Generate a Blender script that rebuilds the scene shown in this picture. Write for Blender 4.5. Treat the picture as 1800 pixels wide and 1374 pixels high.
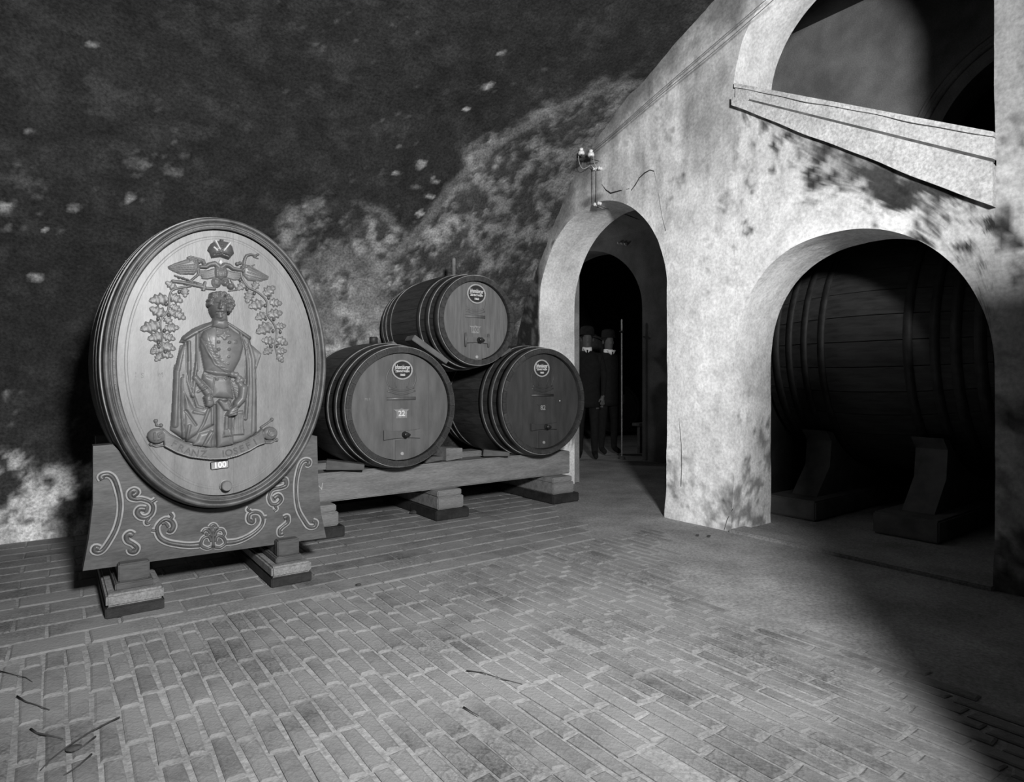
import bpy, bmesh, math, random
import numpy as np
from mathutils import Vector, Matrix, Euler

for o in list(bpy.data.objects):
    bpy.data.objects.remove(o, do_unlink=True)
scene = bpy.context.scene
COL = scene.collection
random.seed(7)
PI = math.pi

# ------------------------------------------------------------------ camera, world, light, exposure
FOC, CX, HY, EYE = 1100.0, 900.0, 668.0, 1.15      # focal length in px, principal column, horizon row, eye height
YAW = math.radians(36.3)                           # camera looks 36.3 deg to the right of +Y
cam_d = bpy.data.cameras.new('camera')
cam_d.sensor_width = 36.0
cam_d.lens = 36.0 * FOC / 1800.0
cam_d.shift_y = -(687.0 - HY) / 1800.0
cam_d.clip_start = 0.05
cam = bpy.data.objects.new('camera', cam_d)
cam.location = (0, 0, EYE)
cam.rotation_euler = (PI / 2, 0, -YAW)
COL.objects.link(cam)
scene.camera = cam

world = bpy.data.worlds.new('World')
scene.world = world
world.use_nodes = True
world.node_tree.nodes['Background'].inputs[0].default_value = (1, 1, 1, 1)
world.node_tree.nodes['Background'].inputs[1].default_value = 0.03

def spot(name, loc, target, watts, cone, blend, radius):
    l = bpy.data.lights.new(name, 'SPOT')
    l.energy = watts
    l.spot_size = math.radians(cone)
    l.spot_blend = blend
    l.shadow_soft_size = radius
    o = bpy.data.objects.new(name, l)
    o.location = loc
    o.rotation_euler = (Vector(target) - Vector(loc)).to_track_quat('-Z', 'Y').to_euler()
    COL.objects.link(o)
    return o
spot('photographers_lamp', (0.5, -0.9, 2.35), (2.25, 4.0, 2.05), 1450, 116, 0.75, 0.20)
pl_ = bpy.data.lights.new('passage_fill', 'POINT'); pl_.energy = 20; pl_.shadow_soft_size = 0.05  # unseen fill light added to brighten the far jamb
po_ = bpy.data.objects.new('passage_fill', pl_); po_.location = (5.5, 8.4, 2.5); COL.objects.link(po_)

scene.view_settings.view_transform = 'Standard'
scene.view_settings.look = 'None'
scene.view_settings.gamma = 1.0
scene.view_settings.use_curve_mapping = False
scene.view_settings.exposure = 0.0

# ------------------------------------------------------------------ helpers
FW = Vector((math.sin(YAW), math.cos(YAW), 0))
RT = Vector((math.cos(YAW), -math.sin(YAW), 0))
ORI = Vector((0, 0, EYE))
def ray(px, py):
    return FW + RT * ((px - CX) / FOC) + Vector((0, 0, (HY - py) / FOC))
def onY(px, py, Y):
    d = ray(px, py); return ORI + d * (Y / d.y)
def onX(px, py, X):
    d = ray(px, py); return ORI + d * (X / d.x)
def onZ(px, py, Z=0.0):
    d = ray(px, py); return ORI + d * ((Z - EYE) / d.z)

def link(name, me, mat=None, parent=None, loc=None, rot=None):
    o = bpy.data.objects.new(name, me)
    COL.objects.link(o)
    if mat is not None and me is not None:
        if isinstance(mat, (list, tuple)):
            for m in mat:
                me.materials.append(m)
        else:
            me.materials.append(mat)
    if parent is not None:
        o.parent = parent
    if loc is not None:
        o.location = loc
    if rot is not None:
        o.rotation_euler = rot
    return o
def tag(o, label, cat, group=None):
    o['label'] = label; o['category'] = cat
    if group: o['group'] = group
    return o
def thing(name, label, cat, loc=(0, 0, 0), rot=(0, 0, 0), group=None):
    o = bpy.data.objects.new(name, None)
    COL.objects.link(o)
    o.empty_display_size = 0.1
    o.location = loc; o.rotation_euler = rot
    return tag(o, label, cat, group)
def struct(o):
    o['kind'] = 'structure'; return o
def mesh_from(name, verts, faces, smooth=False):
    me = bpy.data.meshes.new(name)
    me.from_pydata([tuple(v) for v in verts], [], faces)
    me.update()
    if smooth:
        me.shade_smooth()
    return me
def bm_mesh(name, bm, smooth=False):
    bmesh.ops.recalc_face_normals(bm, faces=bm.faces)
    me = bpy.data.meshes.new(name)
    bm.to_mesh(me); bm.free()
    if smooth:
        me.shade_smooth()
    return me
def add_box(bm, x0, x1, y0, y1, z0, z1, bev=0.0, mtx=None):
    g = bmesh.ops.create_cube(bm, size=1.0)
    M = Matrix.Translation(((x0 + x1) / 2, (y0 + y1) / 2, (z0 + z1) / 2)) @ Matrix.Diagonal((x1 - x0, y1 - y0, z1 - z0, 1))
    bmesh.ops.transform(bm, matrix=M, verts=g['verts'])
    vs = g['verts']
    if bev > 0:
        es = list({e for v in vs for e in v.link_edges})
        r = bmesh.ops.bevel(bm, geom=es, offset=bev, segments=2, affect='EDGES')
        vs = list({v for f in r['faces'] for v in f.verts} | {v for v in vs if v.is_valid})
    if mtx is not None:
        bmesh.ops.transform(bm, matrix=mtx, verts=vs)
    return vs
def box_obj(name, mat, parent, x0, x1, y0, y1, z0, z1, bev=0.006, rot=None, smooth=False):
    bm = bmesh.new()
    cx, cy, cz = (x0 + x1) / 2, (y0 + y1) / 2, (z0 + z1) / 2
    add_box(bm, x0 - cx, x1 - cx, y0 - cy, y1 - cy, z0 - cz, z1 - cz, bev)
    return link(name, bm_mesh(name, bm, smooth), mat, parent, (cx, cy, cz), rot)
def add_tube(bm, pts, rads, n=8, flat=1.0, up=None, cap=True):
    """sweep a circle (or flattened ellipse) along pts; flat scales the 'up' direction"""
    pts = [Vector(p) for p in pts]
    if not isinstance(rads, (list, tuple)): rads = [rads] * len(pts)
    rings = []
    ref = Vector(up) if up is not None else Vector((0.13, 0.2, 0.97)).normalized()
    for i, p in enumerate(pts):
        t = (pts[min(i + 1, len(pts) - 1)] - pts[max(i - 1, 0)])
        if t.length < 1e-9: t = Vector((0, 0, 1))
        t.normalize()
        a = ref - t * ref.dot(t)
        if a.length < 1e-4: a = t.orthogonal()
        a.normalize()
        b = t.cross(a)
        rings.append([bm.verts.new(p + (a * math.sin(2 * PI * k / n) * flat + b * math.cos(2 * PI * k / n)) * rads[i]) for k in range(n)])
    for i in range(len(rings) - 1):
        for k in range(n):
            bm.faces.new((rings[i][k], rings[i][(k + 1) % n], rings[i + 1][(k + 1) % n], rings[i + 1][k]))
    if cap:
        bm.faces.new(list(reversed(rings[0]))); bm.faces.new(rings[-1])
def add_lathe(bm, prof, n=20, mtx=None):
    """prof: (r, z) list around local z"""
    rings = []
    for r, z in prof:
        rings.append([bm.verts.new((r * math.cos(2 * PI * k / n), r * math.sin(2 * PI * k / n), z)) for k in range(n)])
    for i in range(len(rings) - 1):
        for k in range(n):
            bm.faces.new((rings[i][k], rings[i][(k + 1) % n], rings[i + 1][(k + 1) % n], rings[i + 1][k]))
    bm.faces.new(list(reversed(rings[0]))); bm.faces.new(rings[-1])
    if mtx is not None:
        bmesh.ops.transform(bm, matrix=mtx, verts=[v for r in rings for v in r])
def add_prism(bm, pts, y0, y1):
    """extrude an X-Z outline between two Y planes"""
    a = [bm.verts.new((p[0], y0, p[1])) for p in pts]
    b = [bm.verts.new((p[0], y1, p[1])) for p in pts]
    n = len(pts)
    bm.faces.new(a); bm.faces.new(list(reversed(b)))
    for i in range(n):
        bm.faces.new((a[i], b[i], b[(i + 1) % n], a[(i + 1) % n]))
def catmull(pts, n=8):
    pts = [np.array(p, float) for p in pts]
    P = [2 * pts[0] - pts[1]] + pts + [2 * pts[-1] - pts[-2]]
    out = []
    for i in range(1, len(P) - 2):
        for k in range(n):
            t = k / n
            out.append(0.5 * ((2 * P[i]) + (-P[i - 1] + P[i + 1]) * t + (2 * P[i - 1] - 5 * P[i] + 4 * P[i + 1] - P[i + 2]) * t * t
                              + (-P[i - 1] + 3 * P[i] - 3 * P[i + 1] + P[i + 2]) * t ** 3))
    out.append(pts[-1])
    return out

# numpy noise
def _hash(ix, iy, seed):
    h = (ix.astype(np.int64) * 374761393 + iy.astype(np.int64) * 668265263 + seed * 1442695041) & 0xffffffff
    h = ((h ^ (h >> 13)) * 1274126177) & 0xffffffff
    h = h ^ (h >> 16)
    return (h & 0xffff) / 65535.0
def vnoise(x, y, seed=0):
    ix = np.floor(x); iy = np.floor(y)
    fx = x - ix; fy = y - iy
    ux = fx * fx * (3 - 2 * fx); uy = fy * fy * (3 - 2 * fy)
    a = _hash(ix, iy, seed); b = _hash(ix + 1, iy, seed); c = _hash(ix, iy + 1, seed); d = _hash(ix + 1, iy + 1, seed)
    return a + (b - a) * ux + (c - a) * uy + (a - b - c + d) * ux * uy
def fbm(x, y, seed=0, oct=5, gain=0.55):
    s = 0; a = 1.0; tot = 0
    for i in range(oct):
        s = s + a * vnoise(x * 2 ** i + 17.3 * i, y * 2 ** i - 9.1 * i, seed + i); tot += a; a *= gain
    return s / tot
def sstep(a, b, x):
    t = np.clip((x - a) / (b - a), 0, 1); return t * t * (3 - 2 * t)
def seg_dist(X, Z, pts, closed=False):
    d = np.full(X.shape, 1e9); T = np.zeros(X.shape)
    n = len(pts); m = n if closed else n - 1
    for i in range(m):
        ax, az = pts[i]; bx, bz = pts[(i + 1) % n]
        dx, dz = bx - ax, bz - az
        L = dx * dx + dz * dz + 1e-12
        t = np.clip(((X - ax) * dx + (Z - az) * dz) / L, 0, 1)
        dd = np.hypot(X - ax - t * dx, Z - az - t * dz)
        w = dd < d
        d = np.where(w, dd, d); T = np.where(w, (i + t) / max(m, 1), T)
    return d, T
def inside(X, Z, pts):
    c = np.zeros(X.shape, bool)
    n = len(pts)
    for i in range(n):
        ax, az = pts[i]; bx, bz = pts[(i + 1) % n]
        if az == bz: continue
        cond = ((az > Z) != (bz > Z)) & (X < (bx - ax) * (Z - az) / (bz - az) + ax)
        c ^= cond
    return c
def sdist(X, Z, pts):
    d, _ = seg_dist(X, Z, pts, True)
    return np.where(inside(X, Z, pts), d, -d)

# ------------------------------------------------------------------ materials (all grey: the photograph is black and white)
def mat(name, lo, hi, scale=8.0, stretch=(1, 1, 1), rough=0.6, bump=0.15, bscale=None, spec=0.3, detail=6.0, attr=None, rnd=0.0,
        rattr=None, fine=0.0, fscale=90.0, dust=None, metal=0.0, bdist=0.01, world_coords=False):
    m = bpy.data.materials.new(name); m.use_nodes = True
    nt = m.node_tree; N = nt.nodes; L = nt.links
    bs = N['Principled BSDF']
    bs.inputs['Roughness'].default_value = rough
    bs.inputs['Specular IOR Level'].default_value = spec
    bs.inputs['Metallic'].default_value = metal
    tc = N.new('ShaderNodeTexCoord'); mp = N.new('ShaderNodeMapping')
    mp.inputs['Scale'].default_value = stretch
    if world_coords:
        gm = N.new('ShaderNodeNewGeometry'); L.new(gm.outputs['Position'], mp.inputs['Vector'])
    else:
        L.new(tc.outputs['Object'], mp.inputs['Vector'])
    def noise(sc, det=detail, ro=0.6):
        n = N.new('ShaderNodeTexNoise'); n.inputs['Scale'].default_value = sc; n.inputs['Detail'].default_value = det
        n.inputs['Roughness'].default_value = ro
        L.new(mp.outputs['Vector'], n.inputs['Vector']); return n.outputs['Fac']
    def rng(src, a, b, c, d):
        r = N.new('ShaderNodeMapRange'); L.new(src, r.inputs[0])
        r.inputs[1].default_value = a; r.inputs[2].default_value = b; r.inputs[3].default_value = c; r.inputs[4].default_value = d
        return r.outputs[0]
    def mth(op, a, b):
        r = N.new('ShaderNodeMath'); r.operation = op
        for i, v in enumerate((a, b)):
            if isinstance(v, float): r.inputs[i].default_value = v
            else: L.new(v, r.inputs[i])
        return r.outputs[0]
    c = rng(noise(scale), 0.32, 0.68, lo, hi)
    if attr:
        a = N.new('ShaderNodeAttribute'); a.attribute_name = attr
        c = mth('MULTIPLY', c, a.outputs['Fac'])
    if rnd:
        oi = N.new('ShaderNodeObjectInfo'); c = mth('MULTIPLY', c, rng(oi.outputs['Random'], 0, 1, 1 - rnd, 1 + rnd))
    if rattr:
        a = N.new('ShaderNodeAttribute'); a.attribute_name = rattr[0]
        c = mth('MULTIPLY', c, rng(a.outputs['Fac'], 0, 1, 1 - rattr[1], 1 + rattr[1]))
    if fine:
        c = mth('MULTIPLY', c, rng(noise(fscale, 3.0), 0.3, 0.7, 1 - fine, 1 + fine))
    if dust:                                   # (value, noise scale, low, high): settled dust with its own ragged outline
        gm2 = N.new('ShaderNodeNewGeometry')
        n2 = N.new('ShaderNodeTexNoise'); n2.inputs['Scale'].default_value = dust[1]; n2.inputs['Detail'].default_value = 8.0
        n2.inputs['Roughness'].default_value = 0.65
        L.new(gm2.outputs['Position'], n2.inputs['Vector'])
        f = rng(n2.outputs['Fac'], dust[2], dust[3], 0, 1)
        mx = N.new('ShaderNodeMix'); mx.data_type = 'FLOAT'
        L.new(f, mx.inputs[0]); L.new(c, mx.inputs[2]); mx.inputs[3].default_value = dust[0]
        c = mx.outputs[0]
    L.new(c, bs.inputs['Base Color'])
    if bump:
        bn = N.new('ShaderNodeBump'); bn.inputs['Strength'].default_value = bump; bn.inputs['Distance'].default_value = bdist
        L.new(noise(bscale or scale * 3, 8.0), bn.inputs['Height']); L.new(bn.outputs['Normal'], bs.inputs['Normal'])
    return m
M_PLASTER = mat('lime_plaster', 0.86, 1.14, 7.0, rough=0.9, bump=0.35, bscale=20, attr='tone', fine=0.20, fscale=45, spec=0.1, bdist=0.015)
M_SOOT = mat('sooty_plaster', 0.72, 1.3, 6.0, rough=0.85, bump=0.6, bscale=24, attr='tone', fine=0.42, fscale=55, spec=0.12, bdist=0.02)
M_FLOOR = mat('mortar_and_dirt', 0.19, 0.34, 2.2, rough=0.85, bump=0.5, bscale=40, fine=0.3, fscale=70, spec=0.15, detail=9)
M_BRICK = mat('floor_brick', 0.115, 0.19, 14, rough=0.8, bump=0.5, bscale=60, rnd=0.30, fine=0.45, fscale=75, dust=(0.24, 2.3, 0.37, 0.60), spec=0.15)
M_BRICKJ = mat('floor_brick_far', 0.125, 0.19, 14, rough=0.8, bump=0.5, bscale=60, rattr=('rnd', 0.30), fine=0.45, fscale=75, dust=(0.24, 2.3, 0.37, 0.60), spec=0.15)
M_TILE = mat('floor_paver', 0.15, 0.215, 9, rough=0.8, bump=0.4, bscale=50, rnd=0.14, fine=0.3, fscale=80, dust=(0.23, 2.3, 0.40, 0.62), spec=0.15)
M_HEAD = mat('painted_cask_head', 0.125, 0.20, 5, stretch=(2.2, 1, 0.6), rough=0.42, bump=0.08, bscale=30, fine=0.10, fscale=60, spec=0.4)
M_RELIEF = mat('carved_painted_wood', 0.085, 0.15, 12, rough=0.42, bump=0.06, bscale=60, spec=0.4)
M_HEADBRONZE = mat('bronzed_wood', 0.075, 0.125, 14, rough=0.40, bump=0.05, spec=0.55)
M_CROWN = mat('dark_carved_wood', 0.05, 0.09, 20, rough=0.4, bump=0.1, spec=0.5)
M_PALE = mat('pale_gilding', 0.36, 0.5, 20, rough=0.5, bump=0.05)
M_RIM = mat('worn_rim_oak', 0.035, 0.10, 9, stretch=(1, 1, 1), rough=0.45, bump=0.15, spec=0.4)
M_OVALSIDE = mat('oval_cask_stave', 0.035, 0.08, 8, stretch=(3, 0.5, 3), rough=0.45, bump=0.15, spec=0.4, rnd=0.12)
M_STAND = mat('painted_stand_board', 0.052, 0.105, 4, stretch=(0.6, 1, 2.5), rough=0.5, bump=0.15, bscale=18, fine=0.2, fscale=40)
M_HALO = mat('worn_paint_and_hoop_glint', 0.20, 0.30, 18, rough=0.6, bump=0.1)
M_ORN = mat('dark_scroll_wood', 0.045, 0.09, 20, rough=0.4, bump=0.1, spec=0.5)
M_STAVE = mat('dark_oak_stave', 0.024, 0.054, 10, stretch=(4, 0.6, 4), rough=0.5, bump=0.25, spec=0.35, rnd=0.2)
M_HEAD22 = mat('brown_cask_head', 0.085, 0.14, 4, stretch=(3, 1, 0.8), rough=0.42, bump=0.1, spec=0.4)
M_HEAD10 = mat('grained_cask_head', 0.10, 0.155, 9, stretch=(5, 1, 0.5), rough=0.5, bump=0.2, spec=0.35)
M_HEADD = mat('dark_cask_head', 0.030, 0.052, 5, stretch=(3, 1, 0.7), rough=0.45, bump=0.1, spec=0.4)
M_HOOP = mat('iron_hoop', 0.022, 0.045, 14, rough=0.5, bump=0.15, spec=0.4)
M_EDGE_GLINT = mat('hoop_edge_highlight', 0.12, 0.42, 9, rough=0.4, bump=0.05, spec=0.6)  # paler tone paints the light caught along hoop edges
M_BEAM = mat('rough_timber', 0.13, 0.23, 5, stretch=(0.5, 3, 3), rough=0.75, bump=0.35, bscale=20, fine=0.2, fscale=60)
M_BEAMD = mat('dark_timber', 0.05, 0.11, 6, stretch=(0.8, 2, 2), rough=0.7, bump=0.3)
M_BEAMW = mat('grey_wedge_wood', 0.085, 0.15, 6, stretch=(0.8, 2, 2), rough=0.7, bump=0.3)
M_TAR = mat('tarred_base', 0.012, 0.03, 12, rough=0.6, bump=0.3)
M_STONE = mat('base_stone', 0.14, 0.26, 10, rough=0.85, bump=0.4, fine=0.3)
M_PLAQUE = mat('sign_ground', 0.02, 0.03, 20, rough=0.5, bump=0)
M_SIGNRIM = mat('sign_rim', 0.30, 0.42, 20, rough=0.5, bump=0.05)
M_LETTER = mat('white_letter_paint', 0.55, 0.75, 20, rough=0.6, bump=0)
M_FADED = mat('faded_letter_paint', 0.17, 0.30, 40, rough=0.6, bump=0)
M_METAL = mat('black_tap_metal', 0.015, 0.03, 30, rough=0.3, bump=0.05, spec=0.6)
M_PORC = mat('porcelain', 0.75, 0.85, 10, rough=0.25, bump=0, spec=0.5)
M_WIRE = mat('cloth_covered_wire', 0.10, 0.16, 30, rough=0.6, bump=0)
M_WIREL = mat('bare_pale_wire', 0.35, 0.5, 30, rough=0.4, bump=0)
M_CRACK = mat('crack_dirt', 0.01, 0.03, 30, rough=0.9, bump=0)
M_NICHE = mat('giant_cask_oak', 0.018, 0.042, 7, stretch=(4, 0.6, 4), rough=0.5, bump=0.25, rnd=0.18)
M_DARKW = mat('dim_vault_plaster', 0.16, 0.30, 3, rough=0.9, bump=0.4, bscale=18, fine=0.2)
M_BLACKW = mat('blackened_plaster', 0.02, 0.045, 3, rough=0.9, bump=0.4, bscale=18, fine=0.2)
M_SUIT = mat('black_wool', 0.005, 0.010, 20, rough=0.9, bump=0.1)
M_SKIN = mat('skin', 0.07, 0.095, 12, rough=0.6, bump=0.0)
M_LINEN = mat('white_linen', 0.75, 0.85, 20, rough=0.8, bump=0.0)
M_TWIG = mat('dry_twig', 0.03, 0.06, 30, rough=0.8, bump=0.1)

# ------------------------------------------------------------------ the setting: back wall and vault
WALL_Y, WALL_X, WALL_T = 5.67, 4.2, 0.5
PROF = catmull([(5.67, 0), (5.67, 0.6), (5.66, 1.1), (5.62, 1.5), (5.50, 1.88), (5.28, 2.27), (5.02, 2.70), (4.73, 3.085), (4.5, 3.32), (3.97, 3.68),
                (3.5, 3.92), (3.03, 4.14), (2.0, 4.5), (1.0, 4.66), (0.0, 4.62), (-1.0, 4.4), (-1.8, 4.05)], 6)
PROF = np.array(PROF)
PS = np.concatenate([[0], np.cumsum(np.hypot(*np.diff(PROF, axis=0).T))])
def vault_hit(px, py):
    d = ray(px, py)
    best = None
    for i in range(len(PROF) - 1):
        (y0, z0), (y1, z1) = PROF[i], PROF[i + 1]
        A = np.array([[d.y, -(y1 - y0)], [d.z, -(z1 - z0)]]); b = np.array([y0, z0 - EYE])
        if abs(np.linalg.det(A)) < 1e-9: continue
        t, k = np.linalg.solve(A, b)
        if t > 0 and -1e-6 <= k <= 1 + 1e-6 and (best is None or t < best[0]):
            best = (t, d.x * t, PS[i] + k * (PS[i + 1] - PS[i]))
    if best is None:
        p = onY(px, py, WALL_Y); return (p.x, p.z)
    return (best[1], best[2])
def VH(pts): return [vault_hit(*p) for p in pts]
def vault_top(y):
    o = np.argsort(PROF[:, 0][12:]); return np.interp(y, PROF[:, 0][12:][o], PROF[:, 1][12:][o])

xs = np.arange(-3.4, 4.2401, 0.028)
ss = np.arange(0, PS[-1], 0.028)
GX, GS = np.meshgrid(xs, ss)
tone = 0.020 + 0.012 * fbm(GX * 1.5, GS * 1.5, 3) + 0.014 * sstep(0.52, 0.75, fbm(GX * 7, GS * 9, 4))
nA = fbm(GX * 5, GS * 5, 11); nB = fbm(GX * 14, GS * 14, 12, 4, 0.7); nC = fbm(GX * 2.2, GS * 2.2, 13)
# exposed masonry where the soot coat has fallen away
R1 = VH([(500, 640), (475, 440), (498, 375), (540, 348), (600, 338), (648, 366), (690, 376), (706, 410), (728, 414), (768, 350), (832, 292), (824, 270),
         (862, 240), (930, 205), (1000, 172), (1052, 150), (1092, 143), (1140, 150), (1130, 200), (1090, 260), (1030, 360), (990, 520), (985, 700), (700, 760), (500, 740)])
m1 = sstep(-0.10, 0.10, sdist(GX, GS, R1) + 0.22 * (nA - 0.5))
t1 = 0.04 + 0.34 * sstep(0.42, 0.66, nB * 0.55 + nA * 0.45) + 0.05 * nC
right_soot = sstep(2.6, 3.7, GX) * 0.55
t1 = t1 * (1 - 0.58 * sstep(2.7, 1.8, GX) * sstep(2.0, 2.6, GS))
t1 = t1 * (1 - right_soot) + 0.03 * right_soot
tone = tone * (1 - m1) + t1 * m1
# smooth plaster ridge that follows the break and the paler patch at its foot
for pts, w, v in (([(1125, 148), (1040, 165), (940, 212), (850, 272), (790, 335), (740, 405), (690, 455), (650, 500)], 0.07, 0.17),
                  ([(655, 490), (640, 530), (672, 560)], 0.22, 0.27), ([(560, 470), (600, 455), (640, 470)], 0.16, 0.15),
                  ([(675, 560), (655, 585)], 0.20, 0.26), ([(560, 530), (580, 580)], 0.2, 0.14), ([(690, 388), (672, 372), (650, 368)], 0.05, 0.16)):
    d, _ = seg_dist(GX, GS, VH(pts))
    k = sstep(1.0, 0.35, d / w + 0.5 * (nA - 0.5)) * 0.8
    tone = tone * (1 - k) + (v * (0.75 + 0.5 * nB)) * k
# limewash left at the foot of the wall by the corner
R2 = VH([(-60, 775), (20, 800), (60, 838), (80, 845), (108, 815), (150, 800), (220, 790), (260, 955), (-60, 965)])
m2 = sstep(-0.07, 0.07, sdist(GX, GS, R2) + 0.30 * (nA - 0.5))
t2 = 0.04 + 0.50 * sstep(0.44, 0.62, 0.6 * nA + 0.4 * nB)
t2 = t2 + 0.22 * sstep(0.22, 0.03, GS + 0.2 * (nA - 0.5))
tone = tone * (1 - m2) + np.clip(t2, 0, 0.7) * m2
nD = fbm(GX * 34, GS * 34, 14, 3, 0.7)
# scattered bright chips and grey blooms
for (px, py, r, v) in [(860, 155, .05, .30), (885, 92, .03, .28), (912, 98, .02, .3), (740, 290, .05, .22), (695, 305, .03, .3), (702, 255, .02, .4), (742, 375, .035, .35),
                       (820, 195, .02, .4), (638, 142, .015, .4), (240, 285, .07, .10), (262, 292, .03, .2), (240, 345, .05, .2), (225, 350, .03, .25), (300, 300, .05, .09),
                       (80, 402, .02, .4), (50, 232, .02, .3), (130, 365, .03, .18), (190, 160, .12, .045), (190, 195, .10, .05), (330, 225, .07, .045), (275, 175, .06, .05),
                       (40, 320, .09, .06), (60, 485, .035, .2), (65, 488, .02, .25), (10, 690, .04, .2), (55, 780, .03, .22), (540, 365, .02, .3), (465, 330, .015, .3), (160, 78, .02, .25),
                       (45, 50, .2, .03), (4, 362, .05, .3), (12, 400, .03, .12), (735, 330, .04, .16), (765, 320, .03, .22), (755, 345, .03, .3)]:
    x0, s0 = vault_hit(px, py)
    d = np.hypot(GX - x0, (GS - s0) * 1.6) / (1.15 * r) + 3.2 * (nB - 0.5) + 1.2 * (nD - 0.5)
    k = sstep(1.0, 0.4, d); tone = tone * (1 - k) + v * k
spk = sstep(0.78, 0.84, fbm(GX * 26, GS * 26, 31, 2)) * sstep(0.52, 0.62, fbm(GX * 1.7, GS * 1.7, 32))
tone = tone + 0.05 * spk * (1 - m1)
rel = 0.05 * (fbm(GX * 1.1, GS * 1.1, 41) - 0.5) + 0.03 * (nA - 0.5) + m1 * (0.035 * (nB - 0.5) + 0.02)
PY = np.interp(GS, PS, PROF[:, 0]); PZ = np.interp(GS, PS, PROF[:, 1])
tY = np.interp(GS + 0.02, PS, PROF[:, 0]) - np.interp(GS - 0.02, PS, PROF[:, 0]); tZ = np.interp(GS + 0.02, PS, PROF[:, 1]) - np.interp(GS - 0.02, PS, PROF[:, 1])
tl = np.hypot(tY, tZ) + 1e-9
PY2 = PY + rel * tZ / tl; PZ2 = PZ - rel * tY / tl      # outward (into the masonry)
PZ2[0, :] = -0.05
def grid_mesh(name, GXa, PYa, PZa, ta):
    r, c = GXa.shape
    v = np.stack([GXa.ravel(), PYa.ravel(), PZa.ravel()], 1)
    idx = np.arange(r * c).reshape(r, c)
    f = np.stack([idx[:-1, :-1].ravel(), idx[:-1, 1:].ravel(), idx[1:, 1:].ravel(), idx[1:, :-1].ravel()], 1)
    me = bpy.data.meshes.new(name)
    me.from_pydata(v.tolist(), [], f.tolist())
    a = me.attributes.new('tone', 'FLOAT', 'POINT'); a.data.foreach_set('value', ta.ravel().astype(np.float32))
    me.update(); me.shade_smooth()
    return me
kspl = int(1.35 / 0.028)
struct(link('wall_back', grid_mesh('wall_back', GX[:kspl + 1], PY2[:kspl + 1], PZ2[:kspl + 1], tone[:kspl + 1]), M_SOOT))
struct(link('ceiling', grid_mesh('ceiling', GX[kspl:], PY2[kspl:], PZ2[kspl:], tone[kspl:]), M_SOOT))

# ------------------------------------------------------------------ right wall with doorway, cask niche and upper opening
NC, NH, N_SPR, N_APX = 2.03, 0.82, 1.22, 2.135
UC, UH, U_SPR, U_APX = 2.03, 0.82, 3.42, 4.17
DC, DH, D_SPR, D_APX = 4.36, 0.86, 1.93, 2.85
def arch(y, c, h, s, a, nl=2.0):
    q = np.clip(np.abs((y - c) / h), 0, 1)
    n = np.where(y > c, nl, 2.0)
    return s + (a - s) * np.power(np.clip(1 - np.power(q, n), 0, 1), 1.0 / n)
def sill(y): return 2.12 + (y - 1.21) * (3.28 - 2.12) / (2.85 - 1.21)
def wall_tone(Y, Z, X=None):
    a = fbm(Y * 4, Z * 4, 51); b = fbm(Y * 12, Z * 12, 52, 4, 0.7); c = fbm(Y * 1.5 + 3, Z * 1.5, 53)
    streak = fbm(Y * 7, Z * 1.2, 54)
    t = 0.85 + 0.46 * (a - 0.5) + 0.34 * (c - 0.5) + 0.34 * (b - 0.5)
    # greyer, smokier plaster higher up and to the right
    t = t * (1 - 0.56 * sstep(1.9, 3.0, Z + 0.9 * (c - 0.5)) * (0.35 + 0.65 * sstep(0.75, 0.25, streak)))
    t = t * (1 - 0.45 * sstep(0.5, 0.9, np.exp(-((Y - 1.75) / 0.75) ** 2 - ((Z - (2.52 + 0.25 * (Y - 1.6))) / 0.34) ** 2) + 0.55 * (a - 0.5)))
    below = sill(Y) - Z                       # distance under the parapet; the soot here also takes in its painted shadow
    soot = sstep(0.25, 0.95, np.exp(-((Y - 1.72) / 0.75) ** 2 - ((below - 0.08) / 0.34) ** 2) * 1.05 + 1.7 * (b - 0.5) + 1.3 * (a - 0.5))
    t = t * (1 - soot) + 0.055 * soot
    # stained foot of the wall; pier beside the frame edge darker downwards and to the right
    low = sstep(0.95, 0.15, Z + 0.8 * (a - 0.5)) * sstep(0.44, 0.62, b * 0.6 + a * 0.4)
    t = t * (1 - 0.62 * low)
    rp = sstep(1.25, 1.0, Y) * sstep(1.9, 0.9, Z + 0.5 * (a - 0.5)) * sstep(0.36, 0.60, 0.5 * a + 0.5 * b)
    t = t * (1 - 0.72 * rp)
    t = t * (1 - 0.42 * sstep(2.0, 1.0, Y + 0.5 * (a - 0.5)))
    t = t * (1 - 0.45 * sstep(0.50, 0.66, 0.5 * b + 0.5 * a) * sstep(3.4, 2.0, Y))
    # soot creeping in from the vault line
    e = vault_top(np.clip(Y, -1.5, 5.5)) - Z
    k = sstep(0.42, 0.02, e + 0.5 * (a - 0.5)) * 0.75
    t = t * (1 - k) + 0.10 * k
    k = sstep(5.20, 5.25, Y + 0.02 * (a - 0.5)); t = t * (1 - k) + (0.035 + 0.10 * sstep(0.5, 0.7, b)) * k
    # smoke stain over the doorway crown, whitish runs above it
    k = sstep(1.0, 0.3, np.hypot((Y - 4.42) / 0.22, (Z - 2.88) / 0.07) + 0.5 * (a - 0.5)); t = t * (1 - 0.6 * k)
    for y0, z0, z1, w in ((4.02, 3.0, 3.42, .06), (4.22, 2.95, 3.2, .05), (3.72, 3.1, 3.5, .05)):
        k = sstep(1, 0.4, np.abs(Y - y0) / w + 0.8 * (a - 0.5)) * sstep(z1 + .1, z1, Z) * sstep(z0 - .3, z0, Z); t = np.maximum(t, 0.62 * k)
    return np.clip(t, 0.02, 0.90)
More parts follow.
